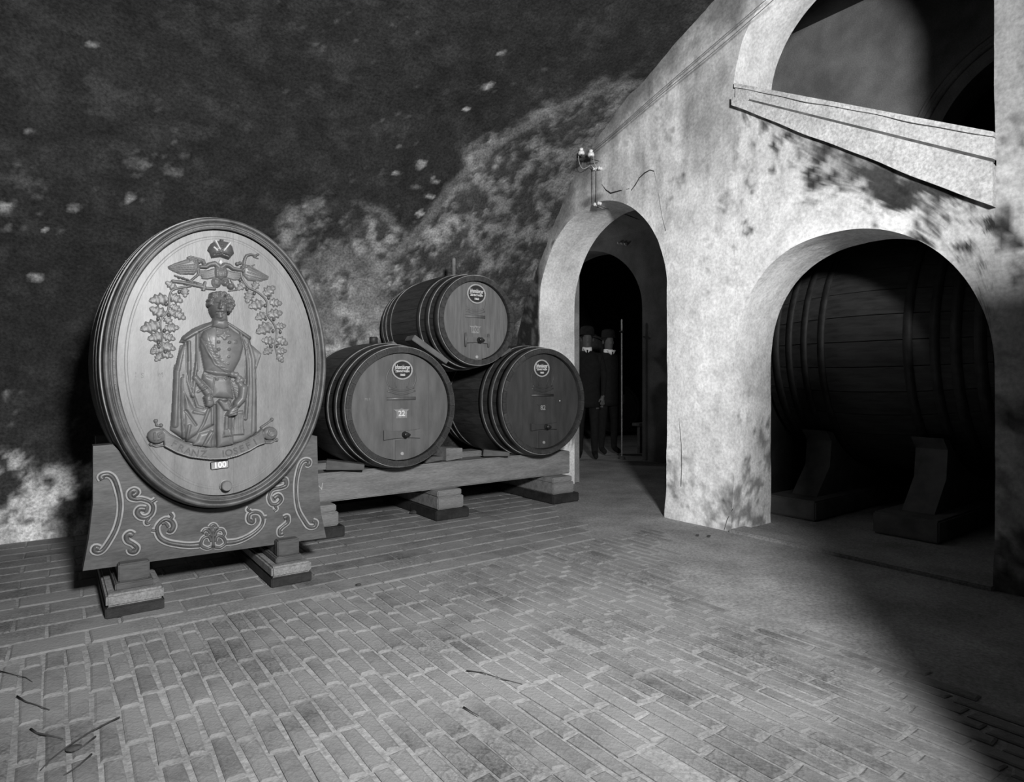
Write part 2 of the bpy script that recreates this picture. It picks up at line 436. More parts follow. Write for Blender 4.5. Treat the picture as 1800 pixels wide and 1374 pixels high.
def wall_disp(Y, Z):
    return 0.05 * (fbm(Y * 1.2, Z * 1.2, 61) - 0.5) + 0.025 * (fbm(Y * 5, Z * 5, 62) - 0.5) - 0.05 * sstep(0.35, 0.0, Z) * 0.5
WV, WF, WT = [], [], []
def add_grid(X, Y, Z, T):
    base = len(WV); r, c = X.shape
    WV.extend(np.stack([X.ravel(), Y.ravel(), Z.ravel()], 1).tolist()); WT.extend(T.ravel().tolist())
    for i in range(r - 1):
        for j in range(c - 1):
            k = base + i * c + j
            WF.append((k, k + 1, k + c + 1, k + c))
def front(ys, lo, hi, nr):
    ys = np.asarray(ys); k = np.linspace(0, 1, nr)[:, None]
    Y = np.repeat(ys[None, :], nr, 0); Z = lo[None, :] * (1 - k) + hi[None, :] * k
    add_grid(WALL_X + wall_disp(Y, Z), Y, Z, wall_tone(Y, Z))
def vt(ys): return vault_top(np.asarray(ys)) + 0.12
def flat_y(a, b, st=0.03): return np.linspace(a, b, max(2, int(round((b - a) / st)) + 1))
z0 = lambda ys: np.full(len(ys), -0.03)
ys = flat_y(-2.0, NC - NH); front(ys, z0(ys), np.maximum(vt(ys), 4.7), 150)
ys = NC + NH * np.cos(np.linspace(PI, 0, 72)); front(ys, arch(ys, NC, NH, N_SPR, N_APX, 2.4), sill(ys), 50); front(ys, arch(ys, UC, UH, U_SPR, U_APX), vt(ys) + 0.1, 26)
ys = flat_y(NC + NH, DC - DH); front(ys, z0(ys), vt(ys), 140)
ys = DC + DH * np.cos(np.linspace(PI, 0, 64)); front(ys, arch(ys, DC, DH, D_SPR, D_APX), np.maximum(vt(ys), arch(ys, DC, DH, D_SPR, D_APX) + 0.02), 60)
ys = flat_y(DC + DH, 5.69); front(ys, z0(ys), np.array([2.45] * len(ys)), 80)
def reveal(path, depth=WALL_T, n=18):
    path = np.array(path); k = np.linspace(0, 1, n)[:, None]
    Y = np.repeat(path[None, :, 0], n, 0); Z = np.repeat(path[None, :, 1], n, 0)
    X0 = WALL_X + wall_disp(Y, Z); X = X0 * (1 - k) + (WALL_X + depth) * k
    nz = 0.018 * (fbm(X * 5 + 20, (Y + Z) * 5, 66) - 0.5) * np.minimum(1, k * 6)
    t = 0.80 + 0.45 * (fbm(X * 4 + 9, Z * 4 + Y * 3, 71) - 0.5) + 0.14 * (fbm(X * 13, Z * 13 + Y * 7, 72) - 0.5)
    st = sstep(0.48, 0.60, 0.5 * fbm(X * 6, Z * 5, 73) + 0.5 * fbm(X * 18, Z * 15, 74)) * sstep(1.6, 0.8, Z); t = t * (1 - 0.65 * st)
    add_grid(X, Y + nz, Z + nz, np.clip(t, 0.05, 0.90))
def arch_path(c, h, s, a, base, nl=2.0, n=72, base2=None):
    th = np.linspace(0, PI, n); y = c + h * np.cos(th)
    P = [(c + h, z) for z in np.linspace(base, s, 30)[:-1]] + list(zip(y, arch(y, c, h, s, a, nl))) + [(c - h, z) for z in np.linspace(s, base if base2 is None else base2, 30)[1:]]
    return P
reveal(arch_path(NC, NH, N_SPR, N_APX, -0.03, 2.4))
reveal(arch_path(DC, DH, D_SPR, D_APX, -0.03))
reveal(arch_path(UC, UH, U_SPR, U_APX, 3.2, base2=2.1))
me = bpy.data.meshes.new('wall_right')
me.from_pydata(WV, [], WF)
a = me.attributes.new('tone', 'FLOAT', 'POINT'); a.data.foreach_set('value', np.array(WT, np.float32))
me.update(); me.shade_smooth()
wall_right = struct(link('wall_right', me, M_PLASTER))
# hairline cracks in the plaster above the doorway and on the pier
def crack(pts, rads):
    bm = bmesh.new()
    P = []
    for px, py in pts:
        p = onX(px, py, WALL_X); p.x = WALL_X + float(wall_disp(np.array(p.y), np.array(p.z))) - 0.001
        P.append(p)
    add_tube(bm, P, rads, 6, 0.5, (1, 0, 0))
    link('plaster_crack', bm_mesh('plaster_crack', bm), M_CRACK, wall_right)
crack([(1059, 324), (1066, 334), (1075, 340), (1090, 336), (1108, 332)], [.002, .005, .007, .006, .003])
crack([(1111, 335), (1118, 325), (1124, 313), (1133, 304), (1143, 299), (1150, 301)], [.004, .006, .005, .006, .005, .004])
crack([(1150, 301), (1158, 345), (1165, 385), (1171, 406)], [.0015, .0015, .0015, .003])
crack([(1193, 735), (1197, 780), (1199, 815), (1198, 855)], [.001, .003, .004, .003])
crack([(1292, 893), (1283, 912), (1278, 930)], [.002, .003, .002])

# sloping stair parapet across the upper opening
par = struct(bpy.data.objects.new('trim_1', None)); COL.objects.link(par)
def slab(name, a, b, x0, x1, mt):
    """a, b: (Y, zlow, zhigh) at both ends; x0 front, x1 back"""
    n = 40
    v, f = [], []
    for i in range(n + 1):
        k = i / n
        y = a[0] + (b[0] - a[0]) * k; lo = a[1] + (b[1] - a[1]) * k; hi = a[2] + (b[2] - a[2]) * k
        w = 0.004 * math.sin(i * 0.35) + 0.002 * math.sin(i * 0.8)
        v += [(x0 + w * 0.5, y, lo + w), (x0 + w, y, (lo + hi) / 2), (x0 - w * 0.4, y, hi), (x1, y, hi), (x1, y, lo)]
    for i in range(n):
        for j in range(5):
            f.append((i * 5 + j, i * 5 + (j + 1) % 5, (i + 1) * 5 + (j + 1) % 5, (i + 1) * 5 + j))
    f.append((4, 3, 2, 1, 0)); f.append(tuple(n * 5 + j for j in range(5)))
    return link(name, mesh_from(name, v, f), mt, par)
M_SADJ = mat('dark_joint_tone', 0.05, 0.16, 9, rough=0.9, bump=0.3)
M_PARA = mat('parapet_render', 0.40, 0.62, 5, rough=0.9, bump=0.5, bscale=45, fine=0.3, fscale=55, spec=0.1)
slab('string_course', (2.84, 3.235, 3.30), (1.205, 2.10, 2.345), 4.15, 4.40, M_PARA)
slab('string_course', (2.83, 3.22, 3.375), (1.205, 2.33, 2.485), 4.185, 4.42, M_PARA)
slab('dark_joint', (2.70, 3.21, 3.235), (1.205, 2.335, 2.366), 4.165, 4.30, M_SADJ)  # darker strip along the seam between the two bands
slab('coping', (2.83, 3.372, 3.405), (1.205, 2.484, 2.515), 4.168, 4.44, M_PARA)

# ------------------------------------------------------------------ low unseen wall added just outside the frame on the right to block light; it shades the niche and the floor before it
bm = bmesh.new(); add_box(bm, -0.22, 0.22, -1.9, 0.0, -0.02, 2.10, 0.04)
struct(link('shade_wall', bm_mesh('shade_wall', bm), mat('blocker_plaster', 0.012, 0.028, 5, rough=0.95, bump=0.3, spec=0.05), None, (1.93, 0.28, 0), (0, 0, 0.12)))

# ------------------------------------------------------------------ rooms beyond the openings
def wall_box(name, x0, x1, y0, y1, zz0, zz1, mt):
    bm = bmesh.new(); add_box(bm, x0, x1, y0, y1, zz0, zz1)
    return struct(link(name, bm_mesh(name, bm), mt))
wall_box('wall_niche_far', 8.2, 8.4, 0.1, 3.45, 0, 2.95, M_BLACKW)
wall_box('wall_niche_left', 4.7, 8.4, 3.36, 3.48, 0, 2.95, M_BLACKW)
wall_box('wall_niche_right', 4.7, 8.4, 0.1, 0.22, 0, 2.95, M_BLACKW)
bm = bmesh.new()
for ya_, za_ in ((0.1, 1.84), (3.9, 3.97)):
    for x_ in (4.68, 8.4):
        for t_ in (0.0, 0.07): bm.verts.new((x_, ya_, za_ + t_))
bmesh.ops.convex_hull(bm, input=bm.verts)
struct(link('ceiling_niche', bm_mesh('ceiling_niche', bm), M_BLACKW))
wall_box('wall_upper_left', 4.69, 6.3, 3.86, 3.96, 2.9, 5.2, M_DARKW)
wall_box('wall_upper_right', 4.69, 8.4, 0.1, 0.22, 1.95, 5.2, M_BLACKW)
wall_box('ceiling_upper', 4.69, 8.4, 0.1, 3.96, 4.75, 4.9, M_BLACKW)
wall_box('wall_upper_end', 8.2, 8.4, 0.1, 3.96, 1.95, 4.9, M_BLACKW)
def arched_wall(name, X, T, y0, y1, top, c, h, s, a, base, mt, n=40):
    v, f = [], []
    yl = [y0] + list(c + h * np.cos(np.linspace(PI, 0, n))) + [y1]
    def quad(p): 
        k = len(v); v.extend(p); f.append((k, k + 1, k + 2, k + 3))
    for xx in (X, X + T):
        quad([(xx, y0, base), (xx, c - h, base), (xx, c - h, top), (xx, y0, top)])
        quad([(xx, c + h, base), (xx, y1, base), (xx, y1, top), (xx, c + h, top)])
        for i in range(1, n):
            ya, yb = yl[i], yl[i + 1]
            quad([(xx, ya, float(arch(np.array(ya), c, h, s, a))), (xx, yb, float(arch(np.array(yb), c, h, s, a))), (xx, yb, top), (xx, ya, top)])
    P = arch_path(c, h, s, a, base, n=n)
    for i in range(len(P) - 1):
        quad([(X, *P[i]), (X, *P[i + 1]), (X + T, *P[i + 1]), (X + T, *P[i])])
    bm = bmesh.new()
    vs = [bm.verts.new(p) for p in v]
    for q in f: bm.faces.new([vs[i] for i in q])
    bmesh.ops.remove_doubles(bm, verts=bm.verts, dist=1e-4)
    return struct(link(name, bm_mesh(name, bm), mt))
ua = arched_wall('wall_upper_far', 6.2, 0.35, 0.15, 3.95, 4.85, 1.45, 0.80, 3.0, 3.84, 2.72, M_DARKW)
# moulded ring around that far arch
bm = bmesh.new()
add_tube(bm, [(6.2, y, z) for y, z in arch_path(1.45, 0.93, 3.0, 3.97, 2.95)], 0.025, 8)
add_tube(bm, [(6.2, y, z) for y, z in arch_path(1.45, 1.0, 3.0, 4.05, 2.95)], 0.015, 8)
link('arch_moulding', bm_mesh('arch_moulding', bm, True), M_DARKW, ua)
# passage behind the doorway with its own arched cross wall
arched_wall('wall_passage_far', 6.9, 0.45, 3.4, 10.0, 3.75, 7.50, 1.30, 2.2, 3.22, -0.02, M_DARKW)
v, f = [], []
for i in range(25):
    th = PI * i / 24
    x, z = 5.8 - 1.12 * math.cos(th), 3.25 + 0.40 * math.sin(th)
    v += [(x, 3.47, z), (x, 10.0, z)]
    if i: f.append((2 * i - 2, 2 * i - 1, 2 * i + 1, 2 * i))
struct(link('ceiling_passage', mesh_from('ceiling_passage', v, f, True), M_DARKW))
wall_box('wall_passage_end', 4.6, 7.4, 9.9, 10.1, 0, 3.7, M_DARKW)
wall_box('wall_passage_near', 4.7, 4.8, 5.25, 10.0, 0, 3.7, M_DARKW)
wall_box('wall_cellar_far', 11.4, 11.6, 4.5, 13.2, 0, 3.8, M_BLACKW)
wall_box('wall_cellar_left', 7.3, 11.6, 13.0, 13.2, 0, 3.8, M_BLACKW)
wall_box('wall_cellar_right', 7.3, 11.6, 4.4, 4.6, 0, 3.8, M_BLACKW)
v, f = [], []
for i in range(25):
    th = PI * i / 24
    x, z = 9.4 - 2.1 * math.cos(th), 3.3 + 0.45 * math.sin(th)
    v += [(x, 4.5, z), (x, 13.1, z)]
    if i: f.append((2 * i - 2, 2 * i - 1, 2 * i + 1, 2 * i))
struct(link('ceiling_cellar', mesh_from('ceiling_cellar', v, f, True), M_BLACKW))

# ------------------------------------------------------------------ floor and its bricks
gx = np.arange(-3.5, 11.6, 0.1); gy = np.arange(-2.2, 13.2, 0.1)
FX, FY = np.meshgrid(gx, gy)
FZ = -0.006 + 0.006 * (fbm(FX * 2, FY * 2, 81) - 0.5)
r, c = FX.shape
idx = np.arange(r * c).reshape(r, c)
fl = np.stack([idx[:-1, :-1].ravel(), idx[:-1, 1:].ravel(), idx[1:, 1:].ravel(), idx[1:, :-1].ravel()], 1)
me = bpy.data.meshes.new('floor')
me.from_pydata(np.stack([FX.ravel(), FY.ravel(), FZ.ravel()], 1).tolist(), [], fl.tolist()); me.update(); me.shade_smooth()
floor = struct(link('floor', me, M_FLOOR))
bricks = []      # (x, y, along_y, length, width)
PX, PYL = 0.071, 0.262
i = 0
x = -1.2
while x < 3.75:
    off = random.choice((0, 0.5, 0.28, 0.72)) * PYL
    y = 0.55 + off - PYL
    while y < 3.27:
        ln = PYL
        if y + ln > 3.30: ln = 3.30 - y
        # the paving fades out under packed dirt towards the niche
        edge = 3.1 + 0.35 * math.sin(y * 2.3) + (y - 2.0) * 0.55
        if ln > 0.08 and x < edge and random.random() > 0.004:
            bricks.append((x, y + ln / 2, True, ln - 0.020, PX - 0.016))
        y += PYL
    x += PX
row = 0
y = 3.395
while y < 5.6:
    x = -1.4 + (row % 2) * 0.13
    while x < 4.05:
        if x < 3.1 + (y - 3.3) * 0.5:
            bricks.append((x, y, False, 0.266, 0.168))
        x += 0.278
    y += 0.180; row += 1
def brick_px(b):
    d = Vector((b[0], b[1], 0)) - Vector((0, 0, EYE))
    dep = d.dot(FW)
    if dep < 0.5: return 0
    u = CX + FOC * d.dot(RT) / dep; v = HY + FOC * EYE / dep
    if u < -40 or u > 1840 or v > 1440: return 0
    hid = 0
    if 150 < u < 600 and v < 1000: return 0.01
    return 1.0 / dep
vis = sorted([b for b in bricks if brick_px(b) > 0], key=brick_px, reverse=True)
def brick_geo(L, W, along, jit, seed):
    rr = random.Random(seed)
    lx, ly = (W, L) if along else (L, W)
    h = []
    for (sx, sy) in ((-1, -1), (1, -1), (1, 1), (-1, 1)):
        h.append((sx * lx / 2 + rr.uniform(-jit, jit), sy * ly / 2 + rr.uniform(-jit, jit)))
    e = 0.007
    v = [(p[0], p[1], -0.012) for p in h] + [(p[0], p[1], -0.0035) for p in h] + [(p[0] - math.copysign(e, p[0]), p[1] - math.copysign(e, p[1]), 0.0 + rr.uniform(-.0012, .0012)) for p in h]
    f = [(0, 1, 5, 4), (1, 2, 6, 5), (2, 3, 7, 6), (3, 0, 4, 7), (4, 5, 9, 8), (5, 6, 10, 9), (6, 7, 11, 10), (7, 4, 8, 11), (8, 9, 10, 11)]
    return v, f
cache = {}
for k, b in enumerate(vis[:300]):
    key = (round(b[3], 2), b[2], k % 6)
    if key not in cache:
        v, f = brick_geo(b[3], b[4], b[2], 0.006, k)
        mm = mesh_from('brick', v, f); mm.materials.append(M_BRICK if b[2] else M_TILE); cache[key] = mm
    o = bpy.data.objects.new('brick', cache[key]); COL.objects.link(o); o.parent = floor
    o.location = (b[0], b[1], random.uniform(-0.001, 0.002)); o.rotation_euler = (0, 0, random.uniform(-0.02, 0.02))
v, f, rv = [], [], []
inside_set = set(id(b) for b in vis[:300])
for k, b in enumerate(bricks):
    if id(b) in inside_set: continue
    bv, bf = brick_geo(b[3], b[4], b[2], 0.006, 1000 + k)
    n0 = len(v); q = random.random()
    v += [(p[0] + b[0], p[1] + b[1], p[2]) for p in bv]; f += [tuple(n0 + t for t in ff) for ff in bf]; rv += [q] * len(bv)
me = mesh_from('brick_paving', v, f)
a = me.attributes.new('rnd', 'FLOAT', 'POINT'); a.data.foreach_set('value', np.array(rv, np.float32))
o = link('brick_paving', me, M_BRICKJ, floor); o['kind'] = 'stuff'
# worn stone threshold along the niche
bm = bmesh.new(); add_box(bm, 4.14, 4.34, 1.2, 2.86, -0.03, 0.018, 0.008)
o = struct(link('trim_2', bm_mesh('trim_2', bm), M_FLOOR))

# ------------------------------------------------------------------ casks
def barrel_k(y, L, belly, p=2.0):
    return 1 + (belly - 1) * (1 - abs(2 * y / L - 1) ** p)
def ell(rx, rz, a): return (rx * math.cos(a), rz * math.sin(a))
def make_staves(parent, rx, rz, L, belly, n, th, m_st, share, nseg=10, gap=0.0015, sub=2, chamfer=0.02):
    first = None
    for i in range(n):
        a0 = 2 * PI * i / n; a1 = 2 * PI * (i + 1) / n
        if share and first is not None:
            o = bpy.data.objects.new('stave', first); COL.objects.link(o); o.parent = parent; o.rotation_euler = (0, -a0, 0); continue
        g = gap / max(rx, rz)
        if share: a0, a1 = 0.0, 2 * PI / n
        v, f = [], []
        for s in range(nseg + 1):
            y = L * s / nseg
            k = barrel_k(y, L, belly)
            for layer in (0, 1):
                for q in range(sub + 1):
                    a = (a0 + g) + (a1 - a0 - 2 * g) * q / sub
                    t = 0 if layer == 0 else (th if 0 < s < nseg else th - chamfer)
                    x, z = (rx * k - t) * math.cos(a), (rz * k - t) * math.sin(a)
                    v.append((x, y, z))
        w = 2 * (sub + 1)
        for s in range(nseg):
            for q in range(sub):
                b0 = s * w + q
                f.append((b0, b0 + 1, b0 + w + 1, b0 + w))
                b1 = s * w + sub + 1 + q
                f.append((b1 + w, b1 + w + 1, b1 + 1, b1))
            f.append((s * w, s * w + w, (s + 1) * w + sub + 1, s * w + sub + 1))
            f.append((s * w + sub, s * w + 2 * sub + 1, (s + 1) * w + 2 * sub + 1, (s + 1) * w + sub))
        for s in (0, nseg):
            f.append(tuple([s * w + q for q in range(sub + 1)] + [s * w + sub + 1 + q for q in range(sub, -1, -1)]))
        bm = bmesh.new()
        vs = [bm.verts.new(p) for p in v]
        for q in f: bm.faces.new([vs[t] for t in q])
        me = bm_mesh('stave', bm)
        me.materials.append(m_st)
        if share: first = me
        o = bpy.data.objects.new('stave', me); COL.objects.link(o); o.parent = parent
        if share: o.rotation_euler = (0, 0, 0)
def make_hoop(parent, rx, rz, L, belly, y0, y1, th, m_hoop, m_edge, n=96):
    v, f, mi = [], [], []
    k0, k1 = barrel_k(y0, L, belly), barrel_k(y1, L, belly)
    for i in range(n):
        a = 2 * PI * i / n; c, s = math.cos(a), math.sin(a)
        for (k, y, t) in ((k0, y0, -0.004), (k0, y0, th), (k1, y1, th), (k1, y1, -0.004)):
            v.append(((rx * k + t) * c, y, (rz * k + t) * s))
    for i in range(n):
        j = (i + 1) % n
        for q in range(3):
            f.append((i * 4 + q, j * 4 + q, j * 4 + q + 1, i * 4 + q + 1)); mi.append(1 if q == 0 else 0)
    me = mesh_from('hoop', v, f, False)
    me.materials.append(m_hoop); me.materials.append(m_edge)
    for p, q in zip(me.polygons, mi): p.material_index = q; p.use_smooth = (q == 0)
    o = bpy.data.objects.new('hoop', me); COL.objects.link(o); o.parent = parent
    return o
def make_head(parent, rx, rz, y, cuts, m_head, th=0.02, joint=0.0012, name='head_board', n=14):
    cuts = [-1.0] + list(cuts) + [1.0]
    for i in range(len(cuts) - 1):
        xa, xb = cuts[i] * rx + (joint if i else 0), cuts[i + 1] * rx - (joint if i < len(cuts) - 2 else 0)
        top = []
        for q in range(n + 1):
            # cosine spacing keeps the rim round
            ta, tb = math.acos(max(-1, min(1, xa / rx))), math.acos(max(-1, min(1, xb / rx)))
            t = ta + (tb - ta) * q / n
            top.append((rx * math.cos(t), rz * math.sin(t)))
        out = top + [(p[0], -p[1]) for p in reversed(top)]
        clean = [out[0]]
        for p in out[1:]:
            if math.hypot(p[0] - clean[-1][0], p[1] - clean[-1][1]) > 1e-5: clean.append(p)
        if math.hypot(clean[0][0] - clean[-1][0], clean[0][1] - clean[-1][1]) < 1e-5: clean.pop()
        bm = bmesh.new(); add_prism(bm, clean, y, y + th)
        link(name, bm_mesh(name, bm), m_head, parent)
def text_mesh(s, size, depth=0.002, shear=0.0, spacing=1.0, sx=1.0, bold=0.0):
    cu = bpy.data.curves.new('lettering', 'FONT')
    cu.body = s; cu.size = size; cu.extrude = depth / 2; cu.align_x = 'CENTER'; cu.align_y = 'CENTER'; cu.shear = shear; cu.space_character = spacing
    cu.offset = bold; cu.resolution_u = 3
    o = bpy.data.objects.new('tmp_text', cu); COL.objects.link(o)
    o.scale = (sx, 1, 1)
    dg = bpy.context.evaluated_depsgraph_get()
    me = bpy.data.meshes.new_from_object(o.evaluated_get(dg))
    bpy.data.objects.remove(o, do_unlink=True); bpy.data.curves.remove(cu)
    if sx != 1.0:
        for vv in me.vertices: vv.co.x *= sx
    me.materials.clear(); me.name = 'lettering'
    return me
def lettering(s, size, m, parent, loc, rotz=0.0, **kw):
    """flat letters that face -Y, lying in the X-Z plane"""
    me = text_mesh(s, size, **kw)
    o = link('lettering', me, m, parent, loc)
    o.rotation_euler = (Matrix.Rotation(PI / 2, 3, 'X') @ Matrix.Rotation(rotz, 3, 'Z')).to_euler()
    return o

# carved reliefs: a height field over a plane facing -Y, built from traced outlines
class Relief:
    def __init__(self, x0, x1, zl, zh, d):
        self.d = d
        self.x = np.arange(x0, x1 + d, d); self.z = np.arange(zl, zh + d, d)
        self.X, self.Z = np.meshgrid(self.x, self.z)
        self.H = np.zeros(self.X.shape)
    def _win(self, pts, pad):
        xs_ = [p[0] for p in pts]; zs_ = [p[1] for p in pts]
        i0, i1 = np.searchsorted(self.z, [min(zs_) - pad, max(zs_) + pad]); j0, j1 = np.searchsorted(self.x, [min(xs_) - pad, max(xs_) + pad])
        return slice(i0, i1), slice(j0, j1)
    def poly(self, pts, h, r, base=0.0, add=False):
        w = self._win(pts, 0.003)
        if self.X[w].size == 0: return
        d = sdist(self.X[w], self.Z[w], pts)
        t = np.clip(d / r, 0, 1); val = base + h * np.sqrt(np.clip(1 - (1 - t) ** 2, 0, 1))
        if add: self.H[w] = np.where(d > 0, self.H[w] + val - base, self.H[w])
        else: self.H[w] = np.where(d > 0, np.maximum(self.H[w], val), self.H[w])
    def stroke(self, pts, w0, w1, h, add=True, base=0.0):
        w = self._win(pts, max(w0, w1))
        if self.X[w].size == 0: return
        d, t = seg_dist(self.X[w], self.Z[w], pts)
        rr = w0 + (w1 - w0) * t
        q = np.clip(1 - (d / rr) ** 2, 0, 1); val = h * np.sqrt(q) if h > 0 else h * q
        if add: self.H[w] = self.H[w] + np.where(d < rr, val, 0)
        else: self.H[w] = np.where(d < rr, np.maximum(self.H[w], base + val), self.H[w])
    def bump(self, c, rx, rz, h, add=True, base=0.0):
        w = self._win([c], max(rx, rz))
        if self.X[w].size == 0: return
        q = np.clip(1 - ((self.X[w] - c[0]) / rx) ** 2 - ((self.Z[w] - c[1]) / rz) ** 2, 0, 1)
        val = h * np.sqrt(q) if h > 0 else h * q
        if add: self.H[w] = self.H[w] + val
        else: self.H[w] = np.where(q > 0, np.maximum(self.H[w], base + val), self.H[w])
    def build(self, name, m, parent, Y, off):
        H = self.H
        ok = H > 0.0008
        cell = ok[:-1, :-1] | ok[1:, :-1] | ok[:-1, 1:] | ok[1:, 1:]
        used = np.zeros(H.shape, bool)
        for a_ in (slice(0, -1), slice(1, None)):
            for b_ in (slice(0, -1), slice(1, None)):
                used[a_, b_] |= cell
        ids = -np.ones(H.shape, int); ids[used] = np.arange(used.sum())
        hh = np.where(ok, H, -0.002)
        V = np.stack([self.X[used] - off[0], np.full(used.sum(), Y - off[1]) - hh[used], self.Z[used] - off[2]], 1)
        ii, jj = np.nonzero(cell)
        F = np.stack([ids[ii, jj], ids[ii, jj + 1], ids[ii + 1, jj + 1], ids[ii + 1, jj]], 1)
        me = bpy.data.meshes.new(name); me.from_pydata(V.tolist(), [], F.tolist()); me.update(); me.shade_smooth()
        return link(name, me, m, parent)
CROPS = {'a': (290, 500, 9.161), 'b': (290, 630, 8.589), 'c': (290, 405, 9.474), 'd': (250, 730, 7.2), 'e': (140, 770, 5.975), 'f': (360, 760, 5.974), 'g': (240, 400, 6.246), 'h': (130, 360, 3.817)}
def cp(k, x, y):
    ox, oy, s = CROPS[k]; return (ox + x / s, oy + y / s)
def face_pts(k, pts, Y):
    out = []
    for p in pts:
        q = onY(*cp(p[2] if len(p) > 2 else k, p[0], p[1]), Y); out.append((q.x, q.z))
    return out

# ---- the big oval show cask
OY = 3.58; OXC, OZC, ORX, ORZ, OL, OB = 0.74, 1.243, 0.545, 0.765, 1.02, 1.055
oval = thing('oval_cask', 'large upright oval wine cask with pale carved front, figure and crown, on scroll stand', 'cask', (OXC, OY, OZC))
make_staves(oval, ORX, ORZ, OL, OB, 40, 0.06, M_OVALSIDE, False, 10, 0.0008, 3, 0.012)
for (y0, y1) in ((0.055, 0.12), (0.15, 0.215), (0.25, 0.315), (0.70, 0.765), (0.80, 0.865), (0.90, 0.965)):
    make_hoop(oval, ORX, ORZ, OL, OB, y0, y1, 0.005, M_OVALSIDE, M_HALO, 120)  # front hoop edges carry a pale painted highlight
HDY = 0.035                                  # head sits a little inside the rim
make_head(oval, ORX - 0.058, ORZ - 0.058, HDY, (-0.48, 0.10, 0.60), M_HEAD, joint=0.0002)
make_head(oval, ORX - 0.05, ORZ - 0.05, OL - 0.06, (0.0,), M_HEAD)
def oval_ring(name, k, y, r, m, flat=1.0):
    bm = bmesh.new(); n = 120
    rings = []
    for i in range(n):
        a = 2 * PI * i / n; c, s = math.cos(a), math.sin(a)
        rings.append([bm.verts.new(((ORX - k + r * math.cos(2 * PI * q / 8)) * c, y + flat * r * math.sin(2 * PI * q / 8), (ORZ - k + r * math.cos(2 * PI * q / 8)) * s)) for q in range(8)])
    for i in range(n):
        for q in range(8):
            bm.faces.new((rings[i][q], rings[i][(q + 1) % 8], rings[(i + 1) % n][(q + 1) % 8], rings[(i + 1) % n][q]))
    link(name, bm_mesh(name, bm, True), m, oval)
oval_ring('rim_moulding', 0.012, 0.000, 0.013, M_RIM)
oval_ring('rim_moulding', 0.034, 0.004, 0.009, M_RIM)
oval_ring('rim_moulding', 0.050, 0.014, 0.008, M_RIM)
oval_ring('inlay_line', 0.092, HDY + 0.001, 0.0025, M_HEAD)
oval_ring('inlay_line', 0.104, HDY + 0.001, 0.0018, M_HEAD)
FY0 = OY + HDY
OFF = (OXC, OY, OZC)
def fp(k, *pts): return face_pts(k, pts, FY0)
PXM = 0.00305                                # metres per photo pixel on the head
# figure in uniform and cloak
R = Relief(0.40, 1.02, 0.78, 1.80, 0.0026)
cloak = fp('a', (735, 600), (600, 640), (440, 710), (280, 830), (222, 935), (300, 945), (200, 1150), (150, 1374), (130, 170, 'b'), (115, 500, 'b'), (90, 900, 'b'), (72, 1080, 'b'),
           (310, 1250, 'b'), (720, 1350, 'b'), (1180, 1250, 'b'), (1385, 1110, 'b'), (1385, 900, 'b'), (1380, 500, 'b'), (1372, 160, 'b'), (1430, 5, 'b'), (1550, 1110), (1380, 960), (1365, 850), (1150, 690), (1000, 610), (860, 560))
R.poly(cloak, 0.022, 0.022)
for pts, w0, w1, h in ((((370, 930), (380, 1374), (345, 60, 'b'), (340, 330, 'b'), (400, 560, 'b')), .008, .010, .010),
                       (((500, 800), (495, 1374), (460, 60, 'b'), (425, 350, 'b'), (405, 550, 'b'), (470, 720, 'b'), (545, 745, 'b')), .007, .009, .013),
                       (((270, 1000), (190, 1374), (170, 120, 'b'), (150, 600, 'b'), (140, 1000, 'b')), .010, .014, .008),
                       (((245, 300, 'b'), (243, 700, 'b'), (270, 1180, 'b')), .007, .010, .010),
                       (((1190, 790), (1280, 1000), (1315, 1374), (1225, 10, 'b'), (1232, 300, 'b'), (1212, 700, 'b'), (1195, 900, 'b')), .006, .010, .014),
                       (((1340, 960), (1400, 1200), (1330, 500, 'b'), (1310, 1150, 'b')), .010, .012, .008), (((1520, 1120), (1440, 1374), (1360, 300, 'b')), .006, .006, .006),
                       (((300, 870), (480, 770), (730, 650)), .012, .009, .014), (((1000, 620), (1180, 740), (1350, 860)), .008, .012, .014)):
    R.stroke(fp('a', *pts), w0, w1, h)
for pts in (((330, 920), (340, 1374), (330, 330, 'b'), (390, 500, 'b'), (440, 720, 'b')), ((530, 770), (520, 1374), (470, 200, 'b')), ((260, 250, 'b'), (258, 900, 'b'), (290, 1230, 'b')), ((1230, 830), (1290, 1050), (1280, 1374), (1190, 300, 'b'))):
    R.stroke(fp('a', *pts), .003, .003, -0.008)
# draped cloth over the arm
R.poly(fp('b', (270, 480), (420, 740), (560, 745), (700, 600), (742, 700), (742, 990), (500, 1115), (310, 1245), (265, 1100)), 0.016, 0.02, base=0.018)
for pts, h in (((300, 790, 'b'), (450, 1000, 'b')), -0.010), (((640, 760, 'b'), (560, 980, 'b'), (480, 1110, 'b')), -0.008), (((420, 800, 'b'), (560, 830, 'b')), 0.006), (((350, 1010, 'b'), (310, 1200, 'b')), 0.007), (((700, 700, 'b'), (690, 980, 'b')), 0.006):
    R.stroke(fp('b', *pts), .009, .006, h)
# legs
R.poly(fp('b', (500, 1115), (725, 1060), (690, 1340), (410, 1300)), 0.014, 0.022, base=0.016)
R.poly(fp('b', (745, 640), (980, 600), (1000, 900), (1020, 1290), (760, 1345), (735, 1000)), 0.020, 0.03, base=0.018)
R.stroke(fp('b', (745, 700), (750, 1340)), .006, .008, -0.014)
R.stroke(fp('b', (560, 1320), (680, 1110)), .008, .012, -0.010)
